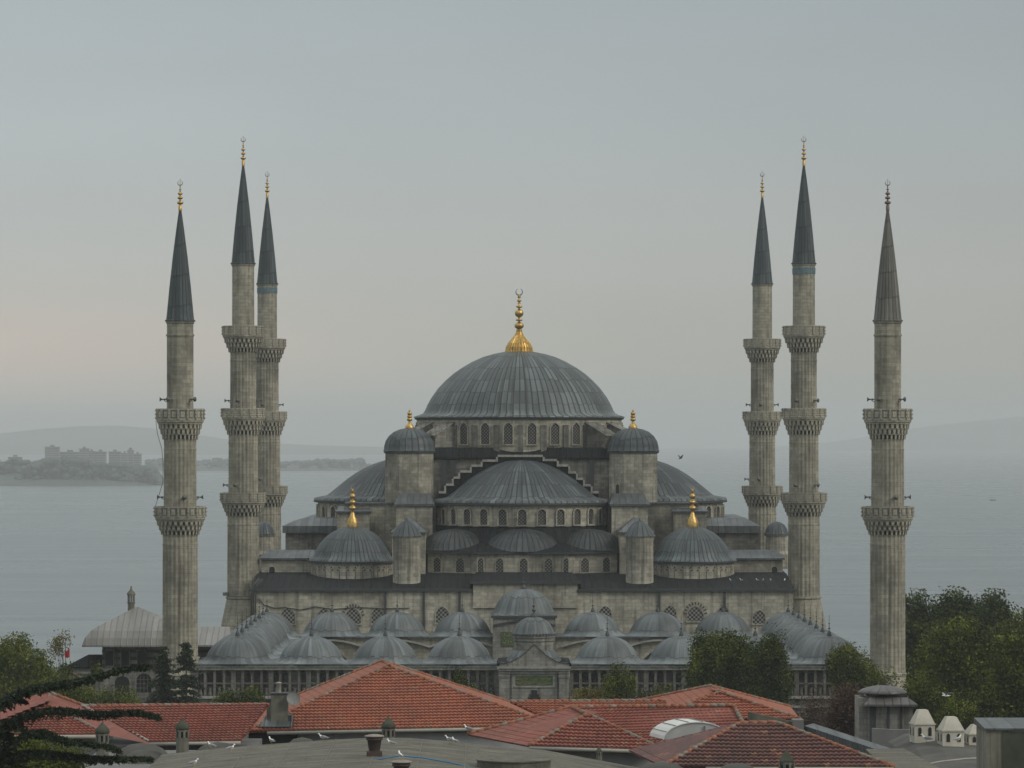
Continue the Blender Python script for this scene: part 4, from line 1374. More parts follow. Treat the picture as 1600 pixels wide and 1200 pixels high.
# outer gallery wall
mb = MB()
mb.box(XL, XC - 3.75, 388.6, 395.9, 0, 3.3)
mb.box(XC + 3.75, XR, 388.6, 395.9, 0, 3.3)
mb.box(XL, XC - 3.75, 389.3, 395.9, 3.3, 6.2)
mb.box(XC + 3.75, XR, 389.3, 395.9, 3.3, 6.2)
fw = mb.build('outer_wall', M['stone_grey'], court)
for xa, xb in ((XL, XC - 3.78), (XC + 3.78, XR)):
    mb = MB()
    mb.box(xa - 0.1, xb, 388.2, 389.5, 6.2, 6.5)
    mb.box(xa - 0.15, xb, 388.05, 389.6, 6.5, 6.62)
    mb.build('cornice', M['coping'], fw)
    mb = MB()
    mb.box(xa - 0.1, xb, 388.2, 389.2, 3.3, 3.55)
    mb.box(xa - 0.1, xb, 388.35, 388.6, 2.35, 2.55)
    mb.build('ledge', M['coping'], fw)
    n = int((xb - xa) / 0.95)
    pitch = (xb - xa) / n
    rd = random.Random(3)
    for k in range(n + 1):
        x = xa + pitch * k
        mb = MB()
        w = 0.13 if k % 4 else 0.24
        mb.box(x - w, x + w, 388.45, 388.75, 3.55, 6.2)
        mb.box(x - w - 0.06, x + w + 0.06, 388.4, 388.8, 5.95, 6.2)
        if k < n:
            xm = x + pitch / 2
            mb.box(x + w, x + pitch - 0.13, 388.5, 388.7, 4.75, 4.9)
            mb.lathe([(0.16, 3.55), (0.24, 3.75), (0.12, 4.1), (0.2, 4.3), (0.2, 4.4)], 8, xm, 388.6)
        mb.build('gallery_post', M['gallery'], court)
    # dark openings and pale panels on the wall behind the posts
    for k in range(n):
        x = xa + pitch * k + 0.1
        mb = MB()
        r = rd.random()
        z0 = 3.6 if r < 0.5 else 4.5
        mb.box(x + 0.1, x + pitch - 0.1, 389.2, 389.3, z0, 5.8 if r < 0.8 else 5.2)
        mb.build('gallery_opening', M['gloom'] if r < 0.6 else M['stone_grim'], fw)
# arcade roofs: flat lead under the domes
mb = MB()
mb.box(XL - 0.1, XR + 0.1, 388.0, 396.1, 6.63, 6.8)
mb.box(XL - 0.1, XR + 0.1, 440.9, 449.2, 6.63, 6.8)
mb.box(XL - 0.1, XL + 8.0, 396.1, 440.9, 6.62, 6.79)
mb.box(XR - 8.0, XR + 0.1, 396.1, 440.9, 6.62, 6.79)
mb.build('arcade_roof', M['lead_roof'], court)
# walls facing the court and outside
mb = MB()
mb.box(XL + 0.1, XR - 0.1, 441.3, 449, 0, 6.6)
ia = mb.build('inner_arcade_wall', M['stone'], court)
for i in range(9):
    if i == 4:
        continue
    mb = MB()
    win(mb, (xs9[i], 441.3, 0.2), 5.6, 5.2, 0, 0.35, 0.12, True, sill=False)
    mb.build('arch', [M['stone_pale'], M['dark']], ia)
mb = MB()
for i in range(9):
    if i == 4:
        continue
    pts = [(xs9[i] + PIT * (k / 12 - 0.5), 5.75 + 0.75 * math.cos(PI * (k / 12 - 0.5)) ** 1.0) for k in range(13)]
    rings = [[(x, 440.75, z - 0.2), (x, 440.75, z), (x, 441.28, z), (x, 441.28, z - 0.2)] for x, z in pts]
    mb.loft(rings)
mb.build('wavy_cornice', M['coping'], ia)
mb = MB()
mb.box(XL + 0.1, XL + 7.4, 396, 441.2, 0, 6.6)
mb.box(XR - 7.4, XR - 0.1, 396, 441.2, 0, 6.6)
mb.build('side_arcade_wall', M['stone'], court)
# side rails seen in perspective
for s, x in ((-1, XL - 0.55), (1, XR + 0.55)):
    mb = MB()
    mb.box(x - 0.15, x + 0.15, 389, 449, 6.55, 6.9)
    mb.box(x - 0.3, x + 0.3, 389, 449, 4.3, 4.6)
    mb.box(x - 0.3, x + 0.3, 389, 449, 0, 4.3)
    sr = mb.build('side_gallery', M['stone'], court)
    for k in range(20):
        mb = MB()
        y = 389.3 + k * 3.1
        mb.box(x - 0.14, x + 0.14, y - 0.17, y + 0.17, 4.6, 6.55)
        mb.build('post', M['stone'], sr)
# the domes
DOMEP = [(4.3, 6.81), (3.8, 6.87), (3.48, 6.98), (3.28, 7.18), (3.14, 7.48), (2.96, 7.85), (2.66, 8.28), (2.28, 8.66), (1.84, 8.98), (1.36, 9.22), (0.8, 9.40), (0.4, 9.45), (0.02, 9.47)]
mb = MB()
mb.lathe(DOMEP, 72, 0, 0)
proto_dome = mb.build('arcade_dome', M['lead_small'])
pf = finial(0, 0, 9.38, 2.25, 0.2, 'small').build('finial', [M['verdigris'], M['verdigris']], proto_dome)
spots = [(xs9[i], YF) for i in range(9) if i != 4] + [(xs9[i], YB) for i in range(9) if i != 4] + [(x, y) for x in (xs9[0], xs9[8]) for y in bays_y[1:-1]]
for k, (x, y) in enumerate(spots):
    if k == 0:
        o = proto_dome
    else:
        o = proto_dome.copy()
        COL.objects.link(o)
        f = pf.copy()
        COL.objects.link(f)
        f.parent = o
    o.parent = court
    o.location = Vector((x, y, 0)) - Vector((XC, 418, 0))
    o.rotation_euler.z = 0.7 * k
# raised portal bay in the middle of the far side
mb = MB()
mb.box(0.95, 8.15, 440.0, 449.1, 0, 9.0)
pb_ = mb.build('portal_block', M['stone_grey'], court)
mb = MB()
mb.box(0.75, 8.35, 439.8, 449.2, 9.0, 9.25)
mb.build('cornice', M['lip'], pb_)
mb = MB()
for sgn in (-1, 1):
    mb.loft([[(4.55 + sgn * 3.6, 439.78, 8.05), (4.55 + sgn * 3.6, 439.78, 8.25), (4.55 + sgn * 3.6, 440, 8.25), (4.55 + sgn * 3.6, 440, 8.05)],
             [(4.55, 439.78, 8.75), (4.55, 439.78, 8.95), (4.55, 440, 8.95), (4.55, 440, 8.75)]])
mb.build('gable_moulding', M['lip'], pb_)
mb = MB()
mb.lathe([(4.0, 9.25), (3.72, 9.35), (3.5, 9.6), (3.3, 10.1), (2.95, 10.8), (2.4, 11.4), (1.6, 11.9), (0.8, 12.12), (0.02, 12.18)], 88, 4.55, 444.5)
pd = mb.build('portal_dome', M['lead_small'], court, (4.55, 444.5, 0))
finial(4.55, 444.5, 12.1, 2.1, 0.3, 'small').build('finial', [M['verdigris'], M['verdigris']], pd)


def script(mb, x0, x1, z0, z1, y, seed, mi=1):
    """weathered gilt calligraphy: thin relief strokes (too worn and far to read in the photo)"""
    rd = random.Random(seed)
    x = x0
    H = z1 - z0
    while x < x1 - 0.2:
        w = rd.uniform(0.12, 0.4)
        zc = z0 + H * rd.uniform(0.15, 0.55)
        kind = rd.random()
        if kind < 0.4:
            pts = [(x, y, zc), (x + 0.02, y, min(z1, zc + H * rd.uniform(0.3, 0.5)))]
        elif kind < 0.8:
            pts = [(x + w * k / 6, y, zc - H * 0.12 * math.sin(PI * k / 6)) for k in range(7)]
        else:
            pts = [(x + 0.09 * math.cos(a), y, zc + 0.09 * math.sin(a)) for a in [k * PI / 4 for k in range(8)]]
        mb.tube(pts, 0.028, 4, mi)
        x += w * 0.55
    return mb


mb = MB()
mb.box(1.9, 7.2, 439.93, 440, 5.75, 7.4)
for r in range(2):
    script(mb, 2.0, 7.1, 5.85 + 0.8 * r, 6.5 + 0.8 * r, 439.92, 5 + r)
mb.build('inscription_panel', [M['green_panel'], M['gilt_text']], pb_)

# ------------------------------------------------------------------ courtyard gate
GX = 5.0
gate = thing('gatehouse', 'tall stone courtyard gate with green inscription panel, gable and little ribbed dome', 'gate', (GX, 388, 0))
mb = MB()
mb.box(GX - 3.35, GX + 3.35, 385.4, 391.5, 0, 6.3)
gw = mb.build('wall', M['stone_grey'], gate)
for s in (-1, 1):
    mb = MB()
    mb.box(GX + s * 3.0 - 0.5, GX + s * 3.0 + 0.5, 385.0, 391.6, 0, 6.3)
    for z, g in ((5.6, 0.06), (5.75, 0.1), (6.05, 0.08)):
        mb.box(GX + s * 3.0 - 0.5 - g, GX + s * 3.0 + 0.5 + g, 385.0 - g, 391.6, z, z + 0.13)
    mb.box(GX + s * 2.2 - 0.06, GX + s * 2.2 + 0.06, 385.2, 385.4, 0, 6.0)
    mb.build('pilaster', M['stone_grey'], gate)
mb = MB()
mb.box(GX - 3.6, GX + 3.6, 384.85, 391.7, 6.3, 6.55)
mb.box(GX - 3.7, GX + 3.7, 384.7, 391.8, 6.55, 6.75)
mb.box(GX - 2.4, GX + 2.4, 385.1, 385.39, 6.0, 6.2)
mb.build('cornice', M['coping'], gate)
gab = [(-3.5, 6.76), (3.5, 6.76), (3.5, 6.95), (2.4, 7.15), (1.3, 7.75), (0.0, 8.95), (-1.3, 7.75), (-2.4, 7.15), (-3.5, 6.95)]
mb = MB()
mb.prism_y([(GX + x, z) for x, z in gab], 384.9, 385.7)
mb.build('gable', M['stone_grey'], gate)
mb = MB()
top = gab[2:]
for i in range(len(top) - 1):
    (x0, z0), (x1, z1) = top[i], top[i + 1]
    m = max(2, int(math.hypot(x1 - x0, z1 - z0) / 0.22))
    for k in range(m):
        xa, za = x0 + (x1 - x0) * (k + 0.5) / m, z0 + (z1 - z0) * (k + 0.5) / m
        mb.lathe([(0.02, za - 0.03), (0.13, za + 0.02), (0.1, za + 0.1), (0.02, za + 0.12)], 6, GX + xa, 384.92, sm=False)
mb.build('scalloped_edge', M['lip'], gate)
mb = MB()
for s in (-1, 1):
    mb.loft([[(GX + s * 3.75, 384.8, 6.78), (GX + s * 3.75, 391.7, 6.78)], [(GX + s * 3.6, 384.9, 7.25), (GX + s * 3.6, 391.6, 7.25)], [(GX + s * 2.6, 385.6, 7.1), (GX + s * 2.6, 391.5, 7.3)]], close=False, cap=False)
mb.build('gate_roof', M['lead_dark'], gate)
mb = MB()
mb.lathe([(2.95, 6.8), (2.7, 7.4), (2.3, 8.0), (1.9, 8.35)], 48, GX, 388.3)
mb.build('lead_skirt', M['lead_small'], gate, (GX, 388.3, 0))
mb = MB()
mb.lathe([(2.02, 7.2), (2.02, 9.1), (2.12, 9.2), (2.12, 9.5), (2.22, 9.55), (2.22, 9.75)], 16, GX, 388.3, sm=False)
gd = mb.build('drum', M['stone_grey'], gate)
for k in range(5):
    a = -PI / 2 + (k - 2) * PI / 4
    mb = MB()
    win(mb, (GX + 1.99 * math.cos(a), 388.3 + 1.99 * math.sin(a), 7.9), 0.4, 1.0, a + PI / 2, 0.05, 0.05, sill=False)
    mb.build('window', [M['stone_grey'], M['stone_grim']], gd)
mb = MB()
for k in range(40):
    a = 2 * PI * k / 40
    mb.lathe([(0.02, 9.72), (0.17, 9.78), (0.15, 9.95), (0.02, 10.0)], 6, GX + 2.16 * math.cos(a), 388.3 + 2.16 * math.sin(a), sm=False)
mb.build('scalloped_eave', M['lead_roof'], gate)
mb = MB()
mb.lathe([(2.15, 9.9), (2.02, 10.05), (1.9, 10.4), (1.65, 10.85), (1.25, 11.25), (0.75, 11.5), (0.02, 11.6)], 64, GX, 388.3, mod=lambda i: 1.0 + (0.02 if i % 4 == 0 else 0))
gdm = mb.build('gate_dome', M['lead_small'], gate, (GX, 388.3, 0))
finial(GX, 388.3, 11.5, 2.0, 0.36, 'small').build('finial', [M['verdigris'], M['verdigris']], gdm)
mb = MB()
mb.box(GX - 2.12, GX + 2.12, 385.3, 385.39, 4.62, 6.0 - 0.05, 2)
mb.box(GX - 1.87, GX + 1.87, 385.26, 385.33, 4.85, 6.2 - 0.42)
for r in range(2):
    script(mb, GX - 1.8, GX + 1.75, 4.9 + 0.42 * r, 5.28 + 0.42 * r, 385.25, 9 + r)
mb.build('inscription_panel', [M['green_panel'], M['gilt_text'], M['coping']], gate)
mb = MB()
stepz = [(0.95, 0, 2.6), (0.85, 2.6, 3.0), (0.72, 3.0, 3.35), (0.6, 3.35, 3.65), (0.46, 3.65, 3.95), (0.3, 3.95, 4.35)]
for hw, a, b_ in stepz:
    mb.box(GX - hw, GX + hw, 385.33, 385.41, a, b_ - 0.002)
for k, (hw, a, b_) in enumerate(stepz[1:]):
    for s in (-1, 1):
        mb.obox((GX + s * (hw + 0.03), 385.36, a + 0.06), 0.08, 0.14, 0.2, 0, 1)
mb.build('stalactite_niche', [M['dark'], M['stone_grim']], gate)

# ------------------------------------------------------------------ lead-roofed pavilion at left
pav = thing('pavilion', 'two storey stone pavilion with broad brown lead hipped roof behind the leftmost minaret', 'building', (-37, 404, 0))
mb = MB()
mb.box(-40.2, -27.0, 400.6, 409, 0, 5.6)
pw = mb.build('wall', M['stone_grey'], pav)
mb = MB()
mb.box(-40.0, -27.2, 400.9, 409, 5.6, 8.1)
for k in range(3):
    z = 5.75 + 0.75 * k
    mb.box(-40.03, -27.17, 400.86, 409.03, z, z + 0.3, 1)
mb.build('upper_wall', [M['stone_grim'], M['brickdark']], pav)
mb = MB()
ex0, ex1, ey0, ey1 = -41.9, -31.4, 398.7, 410.5
pz = [(0.0, 7.95), (0.0, 8.12), (0.05, 8.85), (0.16, 9.6), (0.30, 10.05), (0.97, 11.85)]
rings = []
mx_, my_ = -36.7, 404.6
for t, z in pz:
    rings.append([(ex0 + (mx_ - ex0) * t, ey0 + (my_ - ey0) * t, z), (ex1 + (mx_ - ex1) * t, ey0 + (my_ - ey0) * t, z),
                  (ex1 + (mx_ - ex1) * t, ey1 + (my_ - ey1) * t, z), (ex0 + (mx_ - ex0) * t, ey1 + (my_ - ey1) * t, z)])
mb.loft(rings)
mb.loft([[(-32.5, 399.2, 7.94), (-26.4, 399.2, 7.94), (-26.4, 409.5, 7.94), (-32.5, 409.5, 7.94)], [(-32.5, 399.2, 8.12), (-26.4, 399.2, 8.12), (-26.4, 409.5, 8.12), (-32.5, 409.5, 8.12)],
         [(-33.5, 404, 9.75), (-26.9, 404, 9.75), (-26.9, 405, 9.75), (-33.5, 405, 9.75)]])
mb.build('roof', M['lead_brown'], pav)
for px in (171, 196, 221):
    x = P(px, 0, 400.9).x
    mb = MB()
    mb.box(x - 0.5, x + 0.5, 400.72, 400.88, 5.75, 7.55)
    mb.box(x - 0.40, x + 0.40, 400.66, 400.74, 5.9, 7.45, 1)
    mb.build('window', [M['stone_grim'], M['dark']], pav)
for px, pt, pb2, lab in ((191, 1056, 1091, 'taller arched opening'), (225, 1052, 1082, 'arched window with bars')):
    a, b_ = P(px, pt, 400.6), P(px, pb2, 400.6)
    mb = MB()
    win(mb, (a.x, 400.6, b_.z), 1.55, a.z - b_.z, 0, 0.16, 0.14, False, sill=False)
    if px == 225:
        for k in range(1, 4):
            mb.box(a.x - 0.77, a.x + 0.77, 400.52, 400.56, b_.z + 0.45 * k, b_.z + 0.45 * k + 0.04, 0)
            mb.box(a.x - 0.775 + 0.39 * k - 0.02, a.x - 0.775 + 0.39 * k + 0.02, 400.5, 400.53, b_.z, a.z - 0.25, 0)
    mb.build('arched_window', [M['stone_grey'], M['dark']], pav, label=lab)
lp_ = P(203, 955, 403)
mb = MB()
mb.lathe([(0.36, 11.3), (0.36, 12.2), (0.42, 12.25), (0.42, 12.35)], 8, lp_.x, 404.4, sm=False)
for k in range(8):
    a = k * PI / 4
    mb.obox((lp_.x + 0.33 * math.cos(a), 404.4 + 0.33 * math.sin(a), 12.75), 0.1, 0.1, 0.8, a)
mb.lathe([(0.44, 13.1), (0.46, 13.25), (0.36, 13.45), (0.15, 13.65), (0.07, 13.85), (0.1, 13.95), (0.02, 14.1)], 12, lp_.x, 404.4)
mb.build('lantern_chimney', M['flue'], pav)
ann = thing('annex', 'low stone annex under a dark lead roof against the pavilion', 'building', (-42, 403, 0))
mb = MB()
mb.box(-43.6, -40.25, 401.2, 406, 0, 5.6)
mb.box(-43.7, -40.22, 401.0, 401.2, 5.0, 5.25)
mb.build('wall', M['stone_grey'], ann)
mb = MB()
mb.loft([[(-43.9, 400.8, 5.62), (-40.24, 400.8, 5.62), (-40.24, 406.2, 5.62), (-43.9, 406.2, 5.62)], [(-43.9, 400.8, 5.75), (-40.24, 400.8, 5.75), (-40.24, 406.2, 5.75), (-43.9, 406.2, 5.75)],
         [(-41.8, 403, 6.85), (-40.26, 403, 6.85), (-40.26, 404.5, 6.85), (-41.8, 404.5, 6.85)]])
mb.build('roof', M['lead_dark'], ann)


# ------------------------------------------------------------------ trees
def leaf_mesh(name, pts, size, mat, parent, up=0.35, seed=1, aspect=1.6):
    """one mesh of leaf-sized faces at pts (n, 3) in world coordinates"""
    g = np.random.default_rng(seed)
    n = len(pts)
    nrm = g.normal(size=(n, 3))
    nrm[:, 2] += up
    nrm /= np.linalg.norm(nrm, axis=1)[:, None]
    t = np.cross(nrm, g.normal(size=(n, 3)))
    t /= np.linalg.norm(t, axis=1)[:, None]
    b = np.cross(nrm, t)
    s = size * g.uniform(0.6, 1.3, n)[:, None]
    t *= s * aspect / 2
    b *= s / 2
    bend = nrm * s * 0.25
    v = np.stack([pts - t, pts - b * 0.9 + bend * 0.6, pts + t, pts + b * 0.9 + bend * 0.6], 1).reshape(-1, 3)
    org = np.array(ORG[parent.name]) if parent else np.zeros(3)
    me = bpy.data.meshes.new(name)
    me.vertices.add(4 * n)
    me.vertices.foreach_set('co', (v - org).astype(np.float32).ravel())
    me.loops.add(4 * n)
    me.loops.foreach_set('vertex_index', np.arange(4 * n, dtype=np.int32))
    me.polygons.add(n)
    me.polygons.foreach_set('loop_start', np.arange(0, 4 * n, 4, dtype=np.int32))
    me.update(calc_edges=True)
    me.validate()
    me.materials.append(mat)
    o = bpy.data.objects.new(name, me)
    COL.objects.link(o)
    o.parent = parent
    return o


def crown_points(blobs, n, clump, seed, spread=0.42):
    """leaf positions gathered in clumps spread through lumpy blobs [(x, y, z, rx, ry, rz)]"""
    g = np.random.default_rng(seed)
    vol = np.array([b[3] * b[4] * b[5] for b in blobs])
    nc = max(12, int(n / clump))
    which = g.choice(len(blobs), nc, p=vol / vol.sum())
    d = g.normal(size=(nc, 3))
    d /= np.linalg.norm(d, axis=1)[:, None]
    rr = g.uniform(0.2, 1.0, nc) ** 0.36 * g.uniform(0.9, 1.14, nc)
    B = np.array(blobs)[which]
    c = B[:, :3] + d * rr[:, None] * B[:, 3:]
    idx = g.integers(0, nc, n)
    sz = g.uniform(0.6, 1.4, nc)
    off = g.normal(size=(n, 3)) * (spread * sz[idx])[:, None]
    lim = (1.6 * spread * sz[idx])[:, None]
    off = np.clip(off, -lim, lim)
    off[:, :2] *= 0.85
    off[:, 2] *= 1.3
    return c[idx] + off


def tree(name, label, cat, base, blobs, n, leaf, mat, trunk=0.18, group=None, clump=38, seed=1, spread=0.42, trunk_mat='bark'):
    t = thing(name, label, cat, base, group)
    x, y, z0 = base
    g = random.Random(seed)
    zt = max(b[2] for b in blobs)
    mb = MB()
    mid = (x + g.uniform(-.3, .3), y, z0 + (zt - z0) * 0.5)
    mb.tube([(x, y, z0 - 0.3), ((x + mid[0]) / 2 + g.uniform(-.15, .15), y, (z0 + mid[2]) / 2), mid, (blobs[0][0], blobs[0][1], blobs[0][2] + blobs[0][5] * 0.4)], [trunk * 1.25, trunk, trunk * 0.75, trunk * 0.2], 8)
    for b in blobs:
        for k in range(3):
            e = (b[0] + g.uniform(-.7, .7) * b[3], b[1] + g.uniform(-.7, .7) * b[4], b[2] + g.uniform(-.2, .8) * b[5])
            s = (x + (mid[0] - x) * 0.8, y, z0 + (mid[2] - z0) * g.uniform(0.6, 1.0))
            m = tuple((p + q) / 2 + g.uniform(-.25, .25) for p, q in zip(s, e))
            mb.tube([s, m, e], [trunk * 0.55, trunk * 0.35, trunk * 0.1], 5)
    mb.build('trunk', M[trunk_mat], t)
    leaf_mesh('crown', crown_points(blobs, int(n * 2.0), clump * 2.4, seed, spread * 1.1), leaf * 0.68, M[mat], t, seed=seed)
    return t


def pb(px, py, D, rx, ry, rd=None):
    """blob from photo pixels: centre px,py; radii in pixels at depth D"""
    p = P(px, py, D)
    s = D / F
    return (p.x, D, p.z, rx * s, (rd or rx) * s, ry * s)


GT = 'trees on the right beyond the minaret'
D1 = 374
tree('broadleaf_tree', 'wide dark green tree in front of the courtyard wall, largest right of the gate', 'tree', (P(1125, 0, D1).x, D1, 0),
     [pb(1120, 1040, D1, 38, 42), pb(1098, 1050, D1, 24, 40), pb(1150, 1035, D1, 24, 40), pb(1115, 1085, D1, 36, 30), pb(1100, 1020, D1, 18, 25), pb(1135, 1012, D1, 18, 20)], 15000, 0.26, 'leaf_mid', 0.22, seed=3)
tree('broadleaf_tree', 'narrower dark tree at the right shoulder of the wide one by the courtyard wall', 'tree', (P(1205, 0, D1 - 3).x, D1 - 3, 0),
     [pb(1203, 1040, D1 - 3, 26, 40), pb(1212, 1075, D1 - 3, 22, 45), pb(1185, 1065, D1 - 3, 22, 45), pb(1212, 1010, D1 - 3, 14, 18)], 10500, 0.25, 'leaf_dark', 0.2, seed=4)
tree('broadleaf_tree', 'bushy dark tree with a brighter top at the foot of the rightmost minaret', 'tree', (P(1330, 0, 378).x, 378, 0),
     [pb(1322, 1040, 378, 26, 20), pb(1340, 1058, 378, 26, 18), pb(1308, 1062, 378, 14, 18), pb(1358, 1066, 378, 14, 12), pb(1385, 1066, 378, 16, 6)], 9500, 0.22, 'leaf_mid', 0.15, seed=5)
tree('rust_shrub', 'rusty brown shrub left of the small stone tomb', 'shrub', (P(1325, 0, 300).x, 300, 4.0),
     [pb(1326, 1110, 300, 20, 32), pb(1310, 1130, 300, 16, 25), pb(1338, 1140, 300, 16, 22)], 5200, 0.20, 'leaf_rust', 0.1, seed=6)
tree('rust_shrub', 'thin half bare brown shrub by the wall left of the rusty one', 'shrub', (P(1268, 0, 320).x, 320, 2.0),
     [pb(1268, 1112, 320, 22, 22), pb(1255, 1125, 320, 18, 18), pb(1290, 1105, 320, 12, 20)], 1500, 0.17, 'leaf_rust', 0.08, seed=7, spread=0.5)
DR = 425
for px, py, rx, ry, mat, seed, lab, dd, n in (
        (1425, 985, 38, 55, 'leaf_dark', 21, 'dark tall tree directly behind the rightmost minaret', 0, 11000),
        (1490, 965, 40, 32, 'leaf_dark', 22, 'dark round crowned tree in the back row, second from the minaret', 8, 9000),
        (1545, 968, 40, 34, 'leaf_dark', 23, 'back row tree with a dipping crown, third from the minaret', 14, 9000),
        (1600, 1000, 34, 45, 'leaf_mid', 24, 'olive green tree cut by the right edge of the view', 6, 8000)):
    D = DR + dd
    tree('broadleaf_tree', lab, 'tree', (P(px, 0, D).x, D, 0),
         [pb(px, py, D, rx * .8, ry * .75), pb(px - rx * .5, py + ry * .3, D, rx * .5, ry * .8), pb(px + rx * .5, py + ry * .3, D, rx * .5, ry * .8), pb(px + rx * .2, py - ry * .45, D, rx * .4, ry * .5), pb(px, py + ry * 1.2, D, rx, ry * .9)],
         n, 0.34, mat, 0.3, GT, seed=seed, spread=0.6)
DQ = 352
tree('broadleaf_tree', 'large olive green tree filling the right, above the white lantern chimneys', 'tree', (P(1500, 0, DQ).x, DQ, 0),
     [pb(1500, 1030, DQ, 50, 48), pb(1465, 1045, DQ, 30, 45), pb(1535, 1040, DQ, 40, 50), pb(1500, 995, DQ, 30, 22), pb(1480, 1090, DQ, 50, 40), pb(1540, 1095, DQ, 55, 40)], 24000, 0.27, 'leaf_mid', 0.3, seed=31, spread=0.5)
tree('broadleaf_tree', 'brighter olive tree at the right edge in front of the larger one', 'tree', (P(1585, 0, DQ - 12).x, DQ - 12, 0),
     [pb(1585, 1060, DQ - 12, 35, 60), pb(1610, 1030, DQ - 12, 30, 50), pb(1570, 1100, DQ - 12, 40, 40), pb(1460, 1125, DQ - 12, 30, 25), pb(1500, 1120, DQ - 12, 40, 25)], 15000, 0.26, 'leaf_mid', 0.25, seed=32, spread=0.5)
tree('shrub', 'low green shrub right of the stone tomb under the large olive tree', 'shrub', (P(1438, 0, 330).x, 330, 3),
     [pb(1436, 1085, 330, 20, 22), pb(1455, 1108, 330, 22, 18), pb(1425, 1105, 330, 12, 15)], 4200, 0.22, 'leaf_mid', 0.08, seed=33)
# left side
tree('broadleaf_tree', 'dense bright green tree at the left edge above the clipped red roof', 'tree', (P(30, 0, 372).x, 372, 0),
     [pb(25, 1045, 372, 40, 40), pb(62, 1060, 372, 28, 28), pb(-5, 1055, 372, 30, 45), pb(20, 1012, 372, 24, 14), pb(45, 1025, 372, 22, 18), pb(30, 1085, 372, 60, 28)], 15000, 0.25, 'leaf_bright', 0.25, seed=41)
tree('birch_tree', 'spindly young tree with sparse yellowing leaves beside the red flag', 'tree', (P(100, 0, 380).x, 380, 0),
     [pb(97, 1003, 380, 9, 6), pb(88, 1012, 380, 8, 6), pb(105, 998, 380, 5, 4)], 420, 0.2, 'leaf_yellow', 0.07, seed=42, clump=14, spread=0.35)
tree('shrub', 'bright green shrub between the left red roof and the pavilion', 'shrub', (P(115, 0, 365).x, 365, 0),
     [pb(112, 1085, 365, 24, 16), pb(92, 1078, 365, 20, 16), pb(135, 1092, 365, 14, 12), pb(160, 1098, 365, 20, 10), pb(195, 1100, 365, 20, 8)], 5200, 0.22, 'leaf_bright', 0.06, seed=43)
lt = thing('leaning_tree', 'leaning bare reddish trunk in front of the pavilion wall', 'tree', (P(140, 0, 366).x, 366, 0))
mb = MB()
mb.tube([P(148, 1125, 366), P(146, 1095, 366), P(141, 1075, 366), P(134, 1066, 366), P(120, 1056, 366), P(104, 1047, 366)], [0.34, 0.28, 0.25, 0.2, 0.15, 0.08], 8)
mb.tube([P(141, 1075, 366), P(148, 1062, 366.4), P(152, 1050, 366.4)], [0.16, 0.1, 0.04], 6)
mb.build('trunk', M['barkred'], lt)
lc = crown_points([pb(104, 1048, 366, 10, 6), pb(150, 1050, 366, 7, 6)], 500, 18, 44, 0.3)
leaf_mesh('crown', lc, 0.2, M['leaf_dark'], lt, seed=44)


def conifer(label, px, ytop, ybot, D, wpx, seed, lean=0.0):
    s = D / F
    top, bot = P(px, ytop, D), P(px, ybot, D)
    t = thing('conifer', label, 'tree', (top.x, D, 0), 'conifers by the leftmost minaret')
    mb = MB()
    mb.tube([(top.x - lean, D, -0.2), (top.x, D, bot.z), (top.x, D, top.z)], [0.16, 0.13, 0.02], 7)
    g = random.Random(seed)
    pts = []
    H = top.z - bot.z
    nw = 26
    for k in range(nw):
        f = (k + 0.5) / nw
        z = top.z - H * f
        L = wpx * s * (0.08 + 0.92 * f ** 1.05) * g.uniform(0.65, 1.15)
        z += g.uniform(-.25, .25)
        m = 4
        for j in range(m):
            a = 2 * PI * (j + g.random()) / m
            l2 = L * g.uniform(0.45, 1.2)
            br = [(top.x + math.cos(a) * l2 * q, D + math.sin(a) * l2 * q, z + 0.25 * q * l2 * 0.3 - 0.42 * l2 * q * q + (0.12 * l2 if q > 0.8 else 0)) for q in (0, 0.33, 0.66, 1.0)]
            mb.tube(br, [0.035, 0.03, 0.02, 0.008], 4)
            for q in np.linspace(0.12, 1.0, 14):
                i = min(2, int(q * 3))
                f2 = q * 3 - i
                p = [br[i][c] + (br[i + 1][c] - br[i][c]) * f2 for c in range(3)]
                for _ in range(3):
                    pts.append((p[0] + g.gauss(0, .11 + .06 * l2), p[1] + g.gauss(0, .11 + .06 * l2), p[2] + g.gauss(-.05, .06)))
    mb.build('trunk', M['bark'], t)
    leaf_mesh('crown', np.array(pts), 0.17, M['needle'], t, seed=seed, aspect=2.2)


